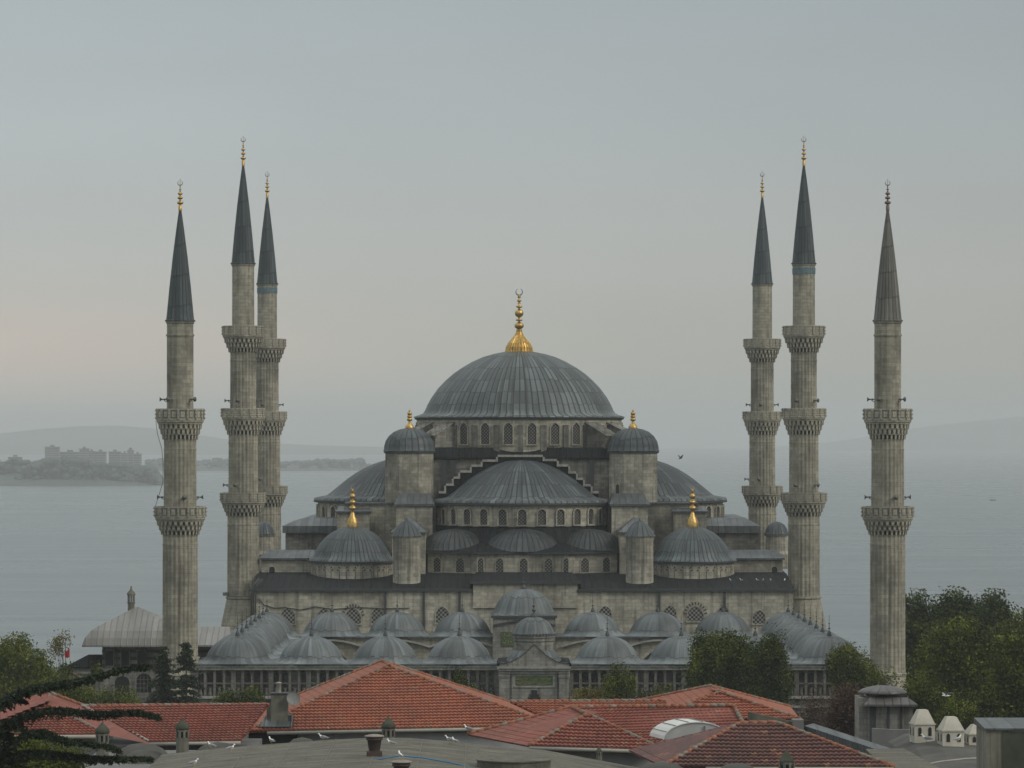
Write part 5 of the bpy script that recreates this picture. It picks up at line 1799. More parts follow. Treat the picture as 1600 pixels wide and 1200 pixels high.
conifer('left, sparser of the two dark conifers before the leftmost minaret', 255, 1010, 1114, 371, 58, 51)
conifer('right, darker and denser of the two conifers before the leftmost minaret', 291, 1003, 1112, 369, 54, 52)
for px, yt, yb, w, sd, lab in ((716, 1045, 1072, 8, 53, 'small dark cypress seen above the big roof left of the gate'), (722, 1050, 1078, 14, 54, 'small round dark conifer beside the little cypress')):
    s = 378 / F
    tree('small_conifer', lab, 'tree', (P(px, 0, 378).x, 378, 0), [pb(px, (yt + yb) / 2, 378, w * .6, (yb - yt) * .5), pb(px, yb, 378, w, 10)], 1000, 0.17, 'leaf_dark', 0.06, seed=sd, spread=0.2)
for spec in ((395, 1090, 20, 14, 'leaf_mid', 61, 'feathery green shrub in front of the courtyard wall left of the chimney', 2400),
             (362, 1092, 26, 8, 'leaf_mid', 62, 'low green hedge tuft above the left ridge near the satellite dish', 1600),
             (968, 1062, 24, 22, 'leaf_mid', 63, 'loose green shrub in front of the gallery right of the gate', 3600),
             (925, 1088, 36, 12, 'leaf_yellow', 64, 'yellow green rounded bush right of the gate above the tiled ridge', 3200),
             (970, 1092, 26, 8, 'leaf_rust', 65, 'brownish low bush under the loose green shrub', 1500),
             (1040, 1085, 20, 11, 'leaf_mid', 66, 'small green shrub between the gate and the wide dark tree', 1500),
             (1008, 1092, 12, 8, 'leaf_dark', 67, 'tiny dark bush left of the small shrub at the courtyard wall', 700),
             (735, 1082, 10, 8, 'leaf_mid', 68, 'tiny bush on the slope left of the gate foot', 500)):
    px, py, rx, ry, mat, sd, lab, n = spec
    D = 372
    tree('shrub', lab, 'shrub', (P(px, 0, D).x, D, 0), [pb(px, py, D, rx * .7, ry * .8), pb(px - rx * .5, py + ry * .4, D, rx * .5, ry * .7), pb(px + rx * .5, py + ry * .4, D, rx * .5, ry * .7), pb(px, py + ry, D, rx, ry)], n, 0.2, mat, 0.05, seed=sd, spread=0.3)
tree('shrub', 'bright green bush under the cedar at the bottom left corner', 'shrub', (P(50, 0, 190).x, 190, 9.5),
     [pb(48, 1172, 190, 34, 16), pb(90, 1182, 190, 34, 14), pb(20, 1190, 190, 30, 16), pb(70, 1202, 190, 60, 12), pb(125, 1190, 190, 20, 10)], 7500, 0.13, 'leaf_bright', 0.05, seed=71, spread=0.22)

# the cedar close by at the left, its long flat boughs reaching into view
DC = 150
ced = thing('cedar_tree', 'dark cedar at the left edge, long flat boughs reaching over the red roofs', 'tree', (P(-14, 0, DC).x, DC, 0))
mb = MB()
tx = P(-14, 0, DC).x
mb.tube([(tx - 0.1, DC, -0.2), (tx, DC, 10), (tx + 0.05, DC, P(0, 1100, DC).z), (tx, DC, P(0, 1030, DC).z)], [0.5, 0.42, 0.3, 0.2], 12)
boughs = [([(-14, 1105), (20, 1083), (60, 1073), (110, 1068), (150, 1058), (190, 1047), (215, 1043), (236, 1044)], 9.5, 0.0),
          ([(-14, 1148), (20, 1125), (55, 1113), (95, 1110), (130, 1117), (175, 1117), (215, 1116), (244, 1125)], 11, 0.4),
          ([(-14, 1180), (15, 1163), (40, 1146), (66, 1144), (90, 1155), (125, 1160), (165, 1165), (186, 1173)], 10, -0.3),
          ([(-14, 1200), (14, 1184), (45, 1176), (90, 1180), (140, 1187), (190, 1187), (236, 1189)], 9, 0.2),
          ([(-14, 1112), (5, 1096), (22, 1092), (34, 1100)], 9, 0.3), ([(-14, 1135), (10, 1128), (28, 1138), (36, 1141)], 12, -0.4),
          ([(-14, 1150), (5, 1150), (20, 1158)], 14, 0.1), ([(-14, 1200), (0, 1175), (14, 1170)], 14, 0.1)]
pts = []
g = random.Random(77)
sC = DC / F
for path, th, yo in boughs:
    pp = [P(x, y, DC) + Vector((0, yo * k * 0.25, 0)) for k, (x, y) in enumerate(path)]
    mb.tube(pp, [0.13 - 0.11 * k / (len(pp) - 1) for k in range(len(pp))], 6)
    xs_ = [p.x for p in pp]
    L = xs_[-1] - xs_[0]
    nt_ = int(26 * L)
    for _ in range(nt_):
        t = g.random()
        x = xs_[0] + L * t
        z = float(np.interp(x, xs_, [p.z for p in pp]))
        y = float(np.interp(x, xs_, [p.y for p in pp]))
        tl_ = (0.30 + 0.55 * g.random()) * (1.1 - 0.75 * t)
        az = g.choice((-1, 1)) * R(g.uniform(35, 90))
        dr_ = g.uniform(0.10, 0.42)
        tw = [(x + tl_ * q * math.cos(az), y + tl_ * q * math.sin(az), z + 0.04 - dr_ * tl_ * q * q) for q in (0, 0.5, 1.0)]
        mb.tube(tw, [0.016, 0.011, 0.005], 4)
        for q in np.linspace(0.1, 1.05, 15):
            for _j in range(3):
                pts.append((x + tl_ * q * math.cos(az) + g.gauss(0, .035), y + tl_ * q * math.sin(az) + g.gauss(0, .04), z + 0.05 - dr_ * tl_ * q * q + g.gauss(0, .032)))
    n = int(170 * L)
    for _ in range(n):
        t = g.random()
        x = xs_[0] + L * t
        z = float(np.interp(x, xs_, [p.z for p in pp]))
        y = float(np.interp(x, xs_, [p.y for p in pp]))
        w = th * sC * (1.15 - 0.85 * t ** 1.3)
        wob = 0.65 + 0.6 * abs(math.sin(x * 4.1 + yo * 9) * math.sin(x * 1.7 + 2))
        q = g.random()
        pts.append((x + g.gauss(0, .04), y + g.gauss(0, 0.55 * (1.1 - 0.7 * t)), z + w * 0.25 - w * 1.3 * wob * q ** 1.4))
mb.build('trunk', M['bark'], ced)
leaf_mesh('foliage', np.array(pts), 0.07, M['needle'], ced, seed=78, aspect=2.6, up=0.5)


# ------------------------------------------------------------------ tiled houses in front
def tile_face(mb, el, er, tr, tl, pitch=0.24, row=0.46, lip=0.10):
    """pan tiles laid in real courses over a roof slope: eave left/right, top right/left"""
    el, er, tr, tl = map(Vector, (el, er, tr, tl))
    e = (er - el).normalized()
    n = e.cross(tl - el if (tl - el).length > 0.01 else tr - el).normalized()
    if n.z < 0:
        n = -n
    v = n.cross(e)
    if v.z < 0:
        v = -v
    L = max((tl - el).dot(v), (tr - el).dot(v))
    rows = max(1, round(L / row))
    uer, utl, utr = (er - el).dot(e), (tl - el).dot(e), (tr - el).dot(e)
    hh = (0.0, 0.035, 0.05, 0.035) if lip > 0.05 else (0.0, 0.008, 0.012, 0.008)
    q = pitch / 4
    for i in range(rows):
        t0, t1 = i / rows, (i + 1) / rows
        tm = (t0 + t1) / 2
        ua, ub = utl * tm - 0.05, uer + (utr - uer) * tm + 0.05
        ks = range(math.ceil(ua / q), math.floor(ub / q) + 1)
        if len(ks) < 2:
            continue
        b = len(mb.v)
        m = len(ks)
        jit = 0.012 * math.sin(i * 12.7)
        for tt, up in ((t0, -0.02), (t0, lip), (t1, 0.005)):
            for k in ks:
                sag = -0.05 * math.sin(PI * (k * q - ua) / max(0.1, ub - ua)) * math.sin(PI * tt)
                p = el + e * (k * q) + v * (tt * L) + n * (hh[k % 4] + up + jit + sag)
                mb.v.append(tuple(p))
        for r in range(2):
            for j in range(m - 1):
                u0, u1 = ks[j] * q + 50, ks[j + 1] * q + 50
                v0, v1 = i * row + 0.02, (i + 0.95) * row
                a = b + r * m + j
                mb.face((a, a + 1, a + m + 1, a + m), ((u0, v0), (u1, v0), (u1, v1), (u0, v1)), 0)


def hip_caps(mb, p, q, r=0.115):
    p, q = Vector(p), Vector(q)
    d = q - p
    n = max(1, int(d.length / 0.42))
    d.normalize()
    L = (q - p).length / n
    for k in range(n):
        a = p + d * (L * k)
        mb.tube([a + Vector((0, 0, 0.05)), a + d * (L * 1.08) + Vector((0, 0, 0.03))], [r * 1.08, r * 0.86], 7, 0 if random.random() < 0.62 else 1)


def gutter(mb, p, q, r=0.11):
    mb.tube([p, q], r, 7)


def house(name, label, walls, faces, hips, mat, gutters=(), wall_mat='plaster', flat=()):
    """walls: list of boxes; faces: slopes (el, er, tr, tl); hips: ridge and hip lines"""
    z = 0
    c = Vector(faces[0][0])
    h = thing(name, label, 'house', (c.x, c.y, 0), 'tiled houses in front of the mosque')
    mb = MB()
    for w in walls:
        mb.box(*w)
    mb.build('wall', M[wall_mat], h)
    mb = MB()
    for k, f in enumerate(faces):
        tile_face(mb, *f, lip=0.10 if k == 0 else 0.02)
    for f in flat:                                   # slopes seen edge-on: plain tiles
        e0 = Vector(f[0])
        ed = (Vector(f[1]) - e0).normalized()
        mb.poly(f, 0, [((Vector(p) - e0).dot(ed) + 50, ((Vector(p) - e0) - ed * (Vector(p) - e0).dot(ed)).length) for p in f])
    for f in faces:                                  # boarding under the tiles
        mb.poly([Vector(p) - Vector((0, 0, 0.06)) for p in f])
    rf = mb.build('roof', M[mat], h)
    mb = MB()
    for p, q in hips:
        hip_caps(mb, p, q)
    mb.build('ridge_tiles', [M['hip1'], M['hip2']], rf)
    if gutters:
        mb = MB()
        for p, q in gutters:
            gutter(mb, p, q)
        mb.build('gutter', M['gutter'], h)
    return h


# A: the big hipped roof left of centre
A1, A2 = P(385, 1143, 221.5), P(868, 1134.5, 222)
Aa, Ab = P(608, 1042, 231), P(598, 1033.5, 241)
A3, A4 = P(372, 1124, 247), P(812, 1103, 249)
hA = house('tiled_house', 'large orange tiled hip roofed house left of centre, nearest the gate', [(-11.0, 3.7, 222.3, 246, 0, 12.75)],
           [(A1, A2, Aa, Aa), (A3, A1, Aa, Ab), (A2, A4, Ab, Aa)], [(A1, Aa), (A2, Aa), (Aa, Ab), (Ab, A3), (Ab, A4)], 'tile_or',
           [(A1 + Vector((1.2, -0.05, -0.1)), A2 + Vector((-0.1, -0.05, -0.1)))])
mb = MB()
mb.tube([P(512, 1137, 221.6), P(524, 1155, 222.6), P(524, 1180, 222.9)], 0.06, 6)
mb.build('rain_pipe', M['gutter'], hA)
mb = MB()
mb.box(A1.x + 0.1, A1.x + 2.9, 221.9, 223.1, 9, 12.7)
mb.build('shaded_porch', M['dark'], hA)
# B: long low roof at left
B1, B2 = P(232, 1160, 209.5), P(376, 1158, 209.5)
Bt1, Bt2 = P(128, 1104, 216), P(420, 1102, 216)
hB = house('tiled_house', 'long low red tiled house with level ridge at left of the chimney with the dish', [(B1.x - 4.5, B2.x + 0.8, 211, 216, 0, 12.9)],
           [(B1, B2, Bt2, Bt1)], [(Bt1, Bt2)], 'tile_red', [(B1 + Vector((0, -.05, -.1)), B2 + Vector((0, -.05, -.1)))], 'plaster_dk')
mb = MB()
mb.tube([B1 + Vector((0, 0, .06)), P(195, 1138, 212.2), Bt1 + Vector((0, 0, .08))], 0.09, 6)
mb.build('valley_flashing', M['gutter'], hB)
# C: hipped roof at the far left behind the cedar
C1, C2, C3 = P(-60, 1149, 209), P(165, 1148, 209), P(236, 1163, 206)
Ca, Cb, Cf = P(78, 1083.5, 217), P(132, 1104, 217.5), P(74, 1102, 214.2)
hC = house('tiled_house', 'red hip roofed house at the left edge behind the dark cedar boughs', [(C1.x, C2.x - 0.3, 210.2, 217, 0, 13.2)],
           [(C1, C2, Cf, Cf), (P(-70, 1110, 219), C1, Cf, Ca)], [(C2, Cf), (Cf, Ca), (Ca, Cb), (Ca, P(-40, 1120, 219))], 'tile_red',
           [(C1 + Vector((0, -.05, -.1)), C2 + Vector((0, -.05, -.1)))], 'plaster', [(C2, C3, Cb, Cf), (Cf, Cb, Ca)])
# D: hip in the middle right
D1_, D2_, D3_ = P(827, 1166, 195.5), P(1036, 1172, 195), P(732, 1148, 205)
Da, Db = P(918, 1116.5, 199.8), P(892, 1106, 204.3)
hD = house('tiled_house', 'dark red hipped house at bottom centre right with its hip pointing at the viewer', [(D1_.x + 0.5, D2_.x - 0.4, 196.2, 204, 0, 13.8)],
           [(D1_, D2_, Da, Da), (D3_, D1_, Da, Db), (D2_, P(978, 1149, 204), Db, Da)], [(D1_, Da), (D2_, Da), (Da, Db), (Db, D3_)], 'tile_red',
           [(D1_ + Vector((0, -.05, -.1)), D2_ + Vector((0, -.05, -.1)))])
# F: long roof behind D
F1, F2 = P(880, 1166, 205.2), P(1176, 1158, 206.3)
Ft1, Ft2 = P(880, 1106, 211.5), P(1146, 1103, 211.5)
hF = house('tiled_house', 'long level ridged tiled house behind the white curved skylight', [(F1.x + 0.3, F2.x - 0.4, 207, 216, 0, 13.2)],
           [(F1, F2, Ft2, Ft1)], [(Ft1, Ft2), (F2, Ft2)], 'tile_red', wall_mat='plaster_dk')
mb = MB()
FB1, FB2, FB3, FB4 = P(868, 1130, 222.8), P(1040, 1130, 222.8), P(1040, 1095.5, 226.6), P(797, 1097, 226.6)
tile_face(mb, FB1, FB2, FB3, FB4)
mb.poly([Vector(p) - Vector((0, 0, 0.06)) for p in (FB1, FB2, FB3, FB4)])
rf2 = mb.build('roof', M['tile_or'], hF)
mb = MB()
hip_caps(mb, FB4, FB3)
mb.build('ridge_tiles', [M['hip1'], M['hip2']], rf2)
# G: hip at back right
G1, G2, G4 = P(1010, 1124, 225), P(1250, 1124, 225), P(985, 1098, 240)
Ga, Gb = P(1126, 1082, 229.4), P(1110, 1072.5, 234)
hG = house('tiled_house', 'orange hip roofed house in front of the wide dark tree', [(G1.x + 0.5, G2.x - 0.6, 226, 240, 0, 13.0)],
           [(G1, G2, Ga, Ga), (G4, G1, Ga, Gb), (G2, P(1235, 1105, 240), Gb, Ga)], [(G1, Ga), (G2, Ga), (Ga, Gb), (Gb, G4), (Gb, P(1235, 1105, 240))], 'tile_or')
# E: hip at bottom right
E1, E2, E3 = P(1036, 1198, 180), P(1396, 1199, 180), P(982, 1172, 189.5)
Ea, Eb = P(1156, 1131, 185.2), P(1214, 1130, 185.2)
hE = house('tiled_house', 'dark weathered tiled hip roofed house along the bottom right', [(E1.x + 0.5, E2.x - 0.6, 181, 189, 0, 14.2)],
           [(E1, E2, Eb, Ea), (E3, E1, Ea, P(1150, 1130.5, 189)), (E2, P(1347, 1181, 187.5), Eb, Eb)], [(E1, Ea), (E2, Eb), (Ea, Eb)], 'tile_dk',
           [(E1 + Vector((2, -.05, -.1)), E2 + Vector((0, -.05, -.1)))], 'plaster_dk')
# parapet with sloping coping behind E, and its gutter run
par = thing('parapet_wall', 'pale concrete parapet with curved sloping top beside the right tiled ridge', 'wall', (P(1170, 0, 204).x, 204, 0))
mb = MB()
top = [(1169, 1112), (1200, 1119), (1235, 1127), (1256, 1136)]
mb.prism_y([(P(1169, 0, 204).x, 10), (P(1256, 0, 204).x, 10)] + [(P(x, y, 204).x, P(x, y, 204).z) for x, y in reversed(top)], 204, 204.3)
mb.build('wall', M['concrete'], par)
mb = MB()
mb.box(P(1240, 0, 203).x, P(1257, 0, 203).x, 203.4, 204.6, 10, P(0, 1126, 203).z)
mb.build('block', M['plaster_dk'], par)
mb = MB()
a0, a1 = P(1257, 1134, 204), P(1410, 1184, 192)
mb.loft([[a0 + Vector((0, 0, 0)), a0 + Vector((.5, .4, .1)), a0 + Vector((.9, .4, -1.2)), a0 + Vector((0, 0, -1.2))], [a1, a1 + Vector((.5, .4, .1)), a1 + Vector((.9, .4, -1.2)), a1 + Vector((0, 0, -1.2))]])
mb.build('lead_gutter', M['lead_roof'], par)

# skylight vault
sk = thing('skylight', 'white curved sheet skylight vault set in the red roof', 'skylight', (P(1075, 0, 197).x, 197, 13))
mb = MB()
cx, cz, dy = P(1082, 0, 197).x, P(0, 1157, 197).z, 197.0
arc = []
for k in range(15):
    a = PI * (0.98 - 0.93 * k / 14)
    arc.append((cx + 1.78 * math.cos(a), cz + 0.98 * math.sin(a) - 0.02))
sh = Vector((-0.62, 2.0, 0.02))
fr = [Vector((x + 0.25, dy, z)) for x, z in arc]
bk = [p + sh for p in fr]
inn = [Vector((cx + 0.25 + (p.x - cx - 0.25) * 0.965, dy, cz + (p.z - cz) * 0.95)) for p in fr]
mb.loft([inn, fr, bk], close=False, cap=False, sm=False)
mb.build('vault', M['skylite'], sk)
mb = MB()
for k in range(0, 15, 2):
    mb.tube([fr[k] + Vector((0, 0, .02)), bk[k] + Vector((0, 0, .02))], 0.025, 4)
mb.build('rib', M['gutter'], sk)
mb = MB()
mb.poly([p + Vector((0, .05, 0)) for p in inn])
mb.build('end_panel', M['plaster'], sk)
mb = MB()
x = P(1101, 0, 197).x
mb.box(x - 0.03, x + 0.03, 196.95, 197.04, cz, cz + 0.75)
mb.build('mullion', M['plaster_dk'], sk)

# chimney block with flue pipe and dish
ch = thing('chimney', 'square grey chimney block with short flue pipe on the big orange roof corner', 'chimney', (P(435, 0, 221).x, 221, 13))
c0, c1 = P(423, 1085, 222.3), P(449, 1129, 222.3)
mb = MB()
mb.box(c0.x, c1.x + 0.02, 222.3, 223.4, c1.z - 0.25, c0.z)
mb.box(c0.x - 0.26, c0.x - 0.004, 222.65, 223.3, c1.z - 0.25, c0.z - 0.4)
st = mb.build('stack', M['flue'], ch)
mb = MB()
mb.box(c0.x - 0.05, c1.x + 0.06, 222.25, 223.45, c0.z + 0.003, c0.z + 0.07)
mb.box(c0.x - 0.34, c0.x - 0.06, 222.6, 223.35, c0.z - 0.395, c0.z - 0.3)
mb.build('cap', M['lip'], ch)
fp = P(435, 0, 222.5).x
mb = MB()
mb.lathe([(0.14, c0.z + 0.07), (0.14, c0.z + 0.58), (0.17, c0.z + 0.6), (0.17, c0.z + 0.66), (0.02, c0.z + 0.7)], 14, fp, 222.8)
mb.build('flue_pipe', M['gutter'], ch)
mb = MB()
mb.loft([[(c0.x - 0.6, 221.6, c1.z - 0.22), (c1.x + 0.3, 221.6, c1.z - 0.22), (c1.x + 0.3, 223.2, c1.z + 0.30), (c0.x - 0.35, 223.2, c1.z + 0.30)],
         [(c0.x - 0.6, 221.6, c1.z - 0.17), (c1.x + 0.3, 221.6, c1.z - 0.17), (c1.x + 0.3, 223.2, c1.z + 0.35), (c0.x - 0.35, 223.2, c1.z + 0.35)]])
mb.box(c1.x + 0.025, c1.x + 0.24, 222.4, 223.2, c1.z - 0.05, c1.z + 0.42)
mb.build('lead_flashing', M['lead_roof'], ch)
ds = thing('satellite_dish', 'grey round satellite dish on the right side of the chimney block', 'satellite dish', (P(457, 0, 221).x, 221, 14))
dc = P(457.5, 1092, 222.3)
ax = Vector((0.35, -0.88, 0.30)).normalized()
ux = ax.cross(Vector((0, 0, 1))).normalized()
uz = ux.cross(ax).normalized()
mb = MB()
rings = []
for r in (0.02, 0.12, 0.22, 0.32, 0.41):
    rings.append([dc + ax * (r * r * 0.55) + ux * (r * math.cos(a)) + uz * (r * math.sin(a)) for a in [2 * PI * k / 28 for k in range(28)]])
mb.loft(rings, sm=True, cap=False)
mb.loft([[p + ax * 0.004 for p in rings[-1]], [p + ax * 0.02 for p in rings[-1]], [dc + ax * (0.41 ** 2 * 0.55 + 0.01) + (p - dc - ax * (0.41 ** 2 * 0.55)) * 0.95 for p in rings[-1]]], cap=False)
mb.build('reflector', M['dish'], ds)
mb = MB()
mb.tube([dc, dc - ax * 0.25 + Vector((-.1, 0, -.1)), (c1.x, 222.8, dc.z - 0.25)], 0.025, 6)
mb.tube([dc + uz * -0.4 + ax * 0.08, dc + ax * 0.42 - uz * 0.05], 0.012, 5)
mb.obox(dc + ax * 0.42 - uz * 0.05, 0.06, 0.1, 0.06)
mb.build('arm', M['gutter'], ds)


# flues with ogee caps
def flue(label, px, ytop, ybot, D, wpx, pyramid=False):
    s = D / F
    t, b_ = P(px, ytop, D), P(px, ybot, D)
    w = wpx * s
    f = thing('chimney', label, 'chimney', (t.x, D, b_.z - 1.5), 'old capped chimneys')
    hcap = (0.95 if not pyramid else 0.80) * w
    zc = t.z - hcap
    mb = MB()
    mb.lathe([(w * 0.52, b_.z - 1.5), (w * 0.52, zc - w * 0.62)], 8, t.x, D, a0=PI / 8, a1=2 * PI + PI / 8, sm=False)
    mb.lathe([(w * 0.40, zc - w * 0.64), (w * 0.40, zc - w * 0.05)], 8, t.x, D, sm=False, mi=1)
    for k in range(8):
        a = PI / 8 + k * PI / 4
        mb.obox((t.x + w * 0.47 * math.cos(a), D + w * 0.47 * math.sin(a), zc - w * 0.33), w * 0.17, w * 0.12, w * 0.62, a + PI / 2)
    mb.lathe([(w * 0.40, zc - w * 0.16), (w * 0.52, zc - w * 0.15), (w * 0.52, zc)], 8, t.x, D, a0=PI / 8, a1=2 * PI + PI / 8, sm=False)
    mb.build('shaft', [M['flue'], M['dark']], f)
    mb = MB()
    if pyramid:
        mb.lathe([(w * 0.4, zc - 0.01), (w * 0.66, zc + 0.02), (w * 0.64, zc + hcap * 0.12), (w * 0.03, t.z)], 4, t.x, D, a0=PI / 4, a1=2 * PI + PI / 4, sm=False)
    else:
        mb.lathe([(w * 0.5, zc + 0.005), (w * 0.56, zc + 0.03), (w * 0.57, zc + hcap * 0.16), (w * 0.5, zc + hcap * 0.40), (w * 0.3, zc + hcap * 0.62), (w * 0.12, zc + hcap * 0.8), (w * 0.02, t.z)], 16, t.x, D)
    mb.build('cap', M['flue_cap'], f)


flue('ogee capped stone chimney among the cedar boughs at left', 160, 1127, 1162, 203, 20)
flue('tallest ogee capped stone chimney below the long red roof', 285, 1121, 1174, 199, 20)
flue('short ogee capped chimney in front of the plaster wall of the big house', 607, 1119, 1153, 201, 20)
flue('mossy pyramid capped chimney at the bottom edge before the dark tiled roof', 1229, 1171, 1200, 172, 24, True)
flue('tiny pyramid capped vent at the eave of the centre right roof', 936, 1166, 1180, 192, 10, True)

# low building with lead bumps, bottom left
ob = thing('domed_outbuilding', 'low dark roofed outbuilding with shallow grey domes at bottom left', 'building', (P(250, 0, 203).x, 203, 0))
mb = MB()
mb.box(P(150, 0, 206).x, P(560, 0, 206).x, 196, 207.5, 0, P(0, 1183, 203).z)
mb.build('wall', M['plaster_dk'], ob)
for px, py, rx, D in ((222, 1161, 38, 204), (228, 1171, 36, 200), (340, 1159, 32, 205), (472, 1152, 27, 206)):
    c = P(px, py, D)
    r = rx * D / F
    zb = P(0, 1183, 203).z
    mb = MB()
    mb.lathe([(r * 1.1, zb), (r * 1.04, zb + (c.z - zb) * 0.2), (r * 0.85, zb + (c.z - zb) * 0.55), (r * 0.5, zb + (c.z - zb) * 0.88), (0.02, c.z)], 28, c.x, D)
    mb.build('shallow_dome', M['asphalt'], ob, (c.x, D, 0))
for px, py, rx, D in ((1035, 1190, 40, 178.5), (1152, 1192, 32, 176)):
    c = P(px, py, D)
    r = rx * D / F
    o2 = thing('shallow_dome', 'shallow purplish dome at the bottom edge, ' + ('left' if px < 1100 else 'right') + ' of the pair', 'dome', (c.x, D, 0))
    mb = MB()
    mb.lathe([(r * 1.05, 0), (r * 1.05, c.z - r * 0.55), (r * 0.9, c.z - r * 0.30), (r * 0.55, c.z - r * 0.09), (0.02, c.z)], 32, c.x, D)
    mb.build('shell', M['asphalt'], o2)

# foreground concrete roof
fr_ = thing('flat_roof_building', 'grey weathered low vaulted concrete roof in the foreground with gulls on it', 'building', (P(560, 0, 185).x, 185, 0))
prof = [(253, 1179), (340, 1169), (430, 1162), (520, 1155.5), (585, 1152.5), (640, 1153), (700, 1158), (770, 1166), (850, 1172), (900, 1181), (1000, 1200)]
top = [P(x, y, 191) for x, y in prof]
mb = MB()
rings = []
for p in top:
    rings.append([(p.x, 158, p.z - 4), (p.x, 158, p.z), (p.x, 191, p.z), (p.x, 191, p.z - 4)])
mb.loft(rings)
mb.box(top[0].x + 0.1, top[-1].x - 0.1, 158.5, 190.8, 0, 9.7)
mb.build('roof', M['roofcrete'], fr_)
mb = MB()
for k in range(1, 9):
    x = top[0].x + (top[-1].x - top[0].x) * k / 11
    z = float(np.interp(x, [p.x for p in top], [p.z for p in top]))
    mb.box(x - 0.025, x + 0.025, 158.2, 190.9, z - 0.3, z + 0.02)
mb.build('roof_seam', M['flue'], fr_)


def roof_z(x, y=185):
    return float(np.interp(x, [p.x for p in TOPF], [p.z for p in TOPF]))


def roof_px(px, py):
    """the point of the grey roof seen at a photo pixel"""
    D = 185.0
    for _ in range(12):
        D = min(190.7, (CAMZ - roof_z(P(px, 0, D).x)) * F / (py - 680))
    p = P(px, 0, D)
    return (p.x, D, roof_z(p.x))


TOPF = top


def pot(label, px, ytop, D, base_drop, k=1.0):
    t = P(px, ytop, D)
    o = thing('chimney_pot', label, 'chimney pot', (t.x, D, t.z - base_drop))
    zb = t.z - base_drop
    mb = MB()
    mb.box(t.x - 0.36 * k, t.x + 0.36 * k, D - 0.36 * k, D + 0.36 * k, zb, zb + 0.22)
    mb.lathe([(0.26 * k, zb + 0.22), (0.34 * k, t.z - 0.28), (0.40 * k, t.z - 0.27), (0.40 * k, t.z - 0.2), (0.36 * k, t.z - 0.18), (0.40 * k, t.z - 0.17), (0.40 * k, t.z - 0.13)], 20, t.x, D)
    mb.build('pot', M['brownpot'], o)
    mb = MB()
    mb.lathe([(0.36 * k, t.z - 0.128), (0.47 * k, t.z - 0.11), (0.45 * k, t.z - 0.07), (0.2 * k, t.z - 0.01), (0.02, t.z)], 14, t.x, D, mod=lambda i: 1 + 0.05 * math.sin(i * 2.1))
    mb.build('lid', M['potlid'], o)


_q = roof_px(585, 1181)
pot('brown clay chimney pot with ragged stone lid standing on the grey roof', 585, 1147, _q[1], P(0, 1147, _q[1]).z - _q[2])
pot('chimney pot with ragged lid at the bottom edge, a gull standing on it', 627, 1187, 166, P(0, 1187, 166).z - roof_z(P(627, 0, 166).x))
hat = thing('roof_hatch', 'low round concrete hatch rim at the bottom edge of the grey roof', 'hatch', (P(803, 0, 178).x, 178, 13))
c = P(803, 1187, 178)
mb = MB()
mb.lathe([(1.72, c.z - 1.2), (1.72, c.z - 0.08), (1.78, c.z - 0.06), (1.78, c.z), (1.5, c.z + 0.02), (0.02, c.z + 0.05)], 36, c.x, 178.6, sm=False)
mb.build('rim', M['roofcrete'], hat)
rp_ = MB()
pts = []
for k, (x, y) in enumerate([(500, 1201), (560, 1192), (600, 1185), (625, 1181), (660, 1184), (700, 1191), (745, 1200)]):
    p = P(x, y, 178)
    pts.append(p)
rp_.tube(pts, 0.035, 6)
tag(rp_.build('rope', M['rope']), 'blue rope strung low across the grey roof behind the nearer pot', 'rope')

# right-hand foreground: small stone tomb, white lanterns, dark roof, concrete block
tb = thing('stone_tomb', 'small grey stone building with curved two tier lead roof right of the rusty shrub', 'building', (P(1385, 0, 231).x, 231, 0))
x0, x1 = P(1357, 0, 230).x, P(1426, 0, 230).x
mb = MB()
mb.box(x0, x1, 230, 233.5, 0, P(0, 1103, 230).z)
mb.box(P(1343, 0, 230).x, x0 - 0.003, 230.4, 233, 0, P(0, 1091, 230).z)
tbw = mb.build('wall', M['stone_grey'], tb)
mb = MB()
for px in (1361, 1367, 1388, 1408):
    x = P(px, 0, 230).x
    mb.box(x - 0.07, x + 0.07, 229.9, 230, 10.5, P(0, 1104, 230).z)
mb.build('dark_pilaster', M['lip'], tb)  # thin near-black strips on the front wall
mb = MB()
zz = P(0, 1103, 230).z
mb.loft([[(x0 - 0.3, 229.5, zz), (x1 + 0.25, 229.5, zz), (x1 + 0.25, 233.8, zz), (x0 - 0.3, 233.8, zz)], [(x0 - 0.3, 229.5, zz + .12), (x1 + 0.25, 229.5, zz + .12), (x1 + 0.25, 233.8, zz + .12), (x0 - 0.3, 233.8, zz + .12)],
         [(x0 + 0.1, 230.1, zz + .5), (x1 - 0.25, 230.1, zz + .5), (x1 - 0.25, 233.2, zz + .5), (x0 + 0.1, 233.2, zz + .5)]])
zc = zz + 0.5
mb.box(x0 + 0.1, x1 - 0.3, 230.2, 233.1, zc, zc + 0.22, 1)
xa, xb = P(1346, 0, 230).x, P(1421, 0, 230).x
cap_ = MB()
cap_.lathe([(1.0, -0.04), (1.02, 0.02), (0.86, 0.17), (0.66, 0.27), (0.4, 0.36), (0.15, 0.40), (0.01, 0.41)], 28, 0, 0)
b0_ = len(mb.v)
mb.v += [((xa + xb) / 2 + x * (xb - xa) / 2, 231.7 + y * 1.9, zc + 0.22 + z) for x, y, z in cap_.v]
for f_, u_, s_ in zip(cap_.f, cap_.uv, cap_.sm):
    mb.face([b0_ + i for i in f_], u_, 0, s_)
mb.build('roof', [M['tomb_lead'], M['soot']], tb)
lw = thing('garden_wall', 'pale low wall with a curved top in front of the stone tomb', 'wall', (P(1390, 0, 226).x, 226, 0))
mb = MB()
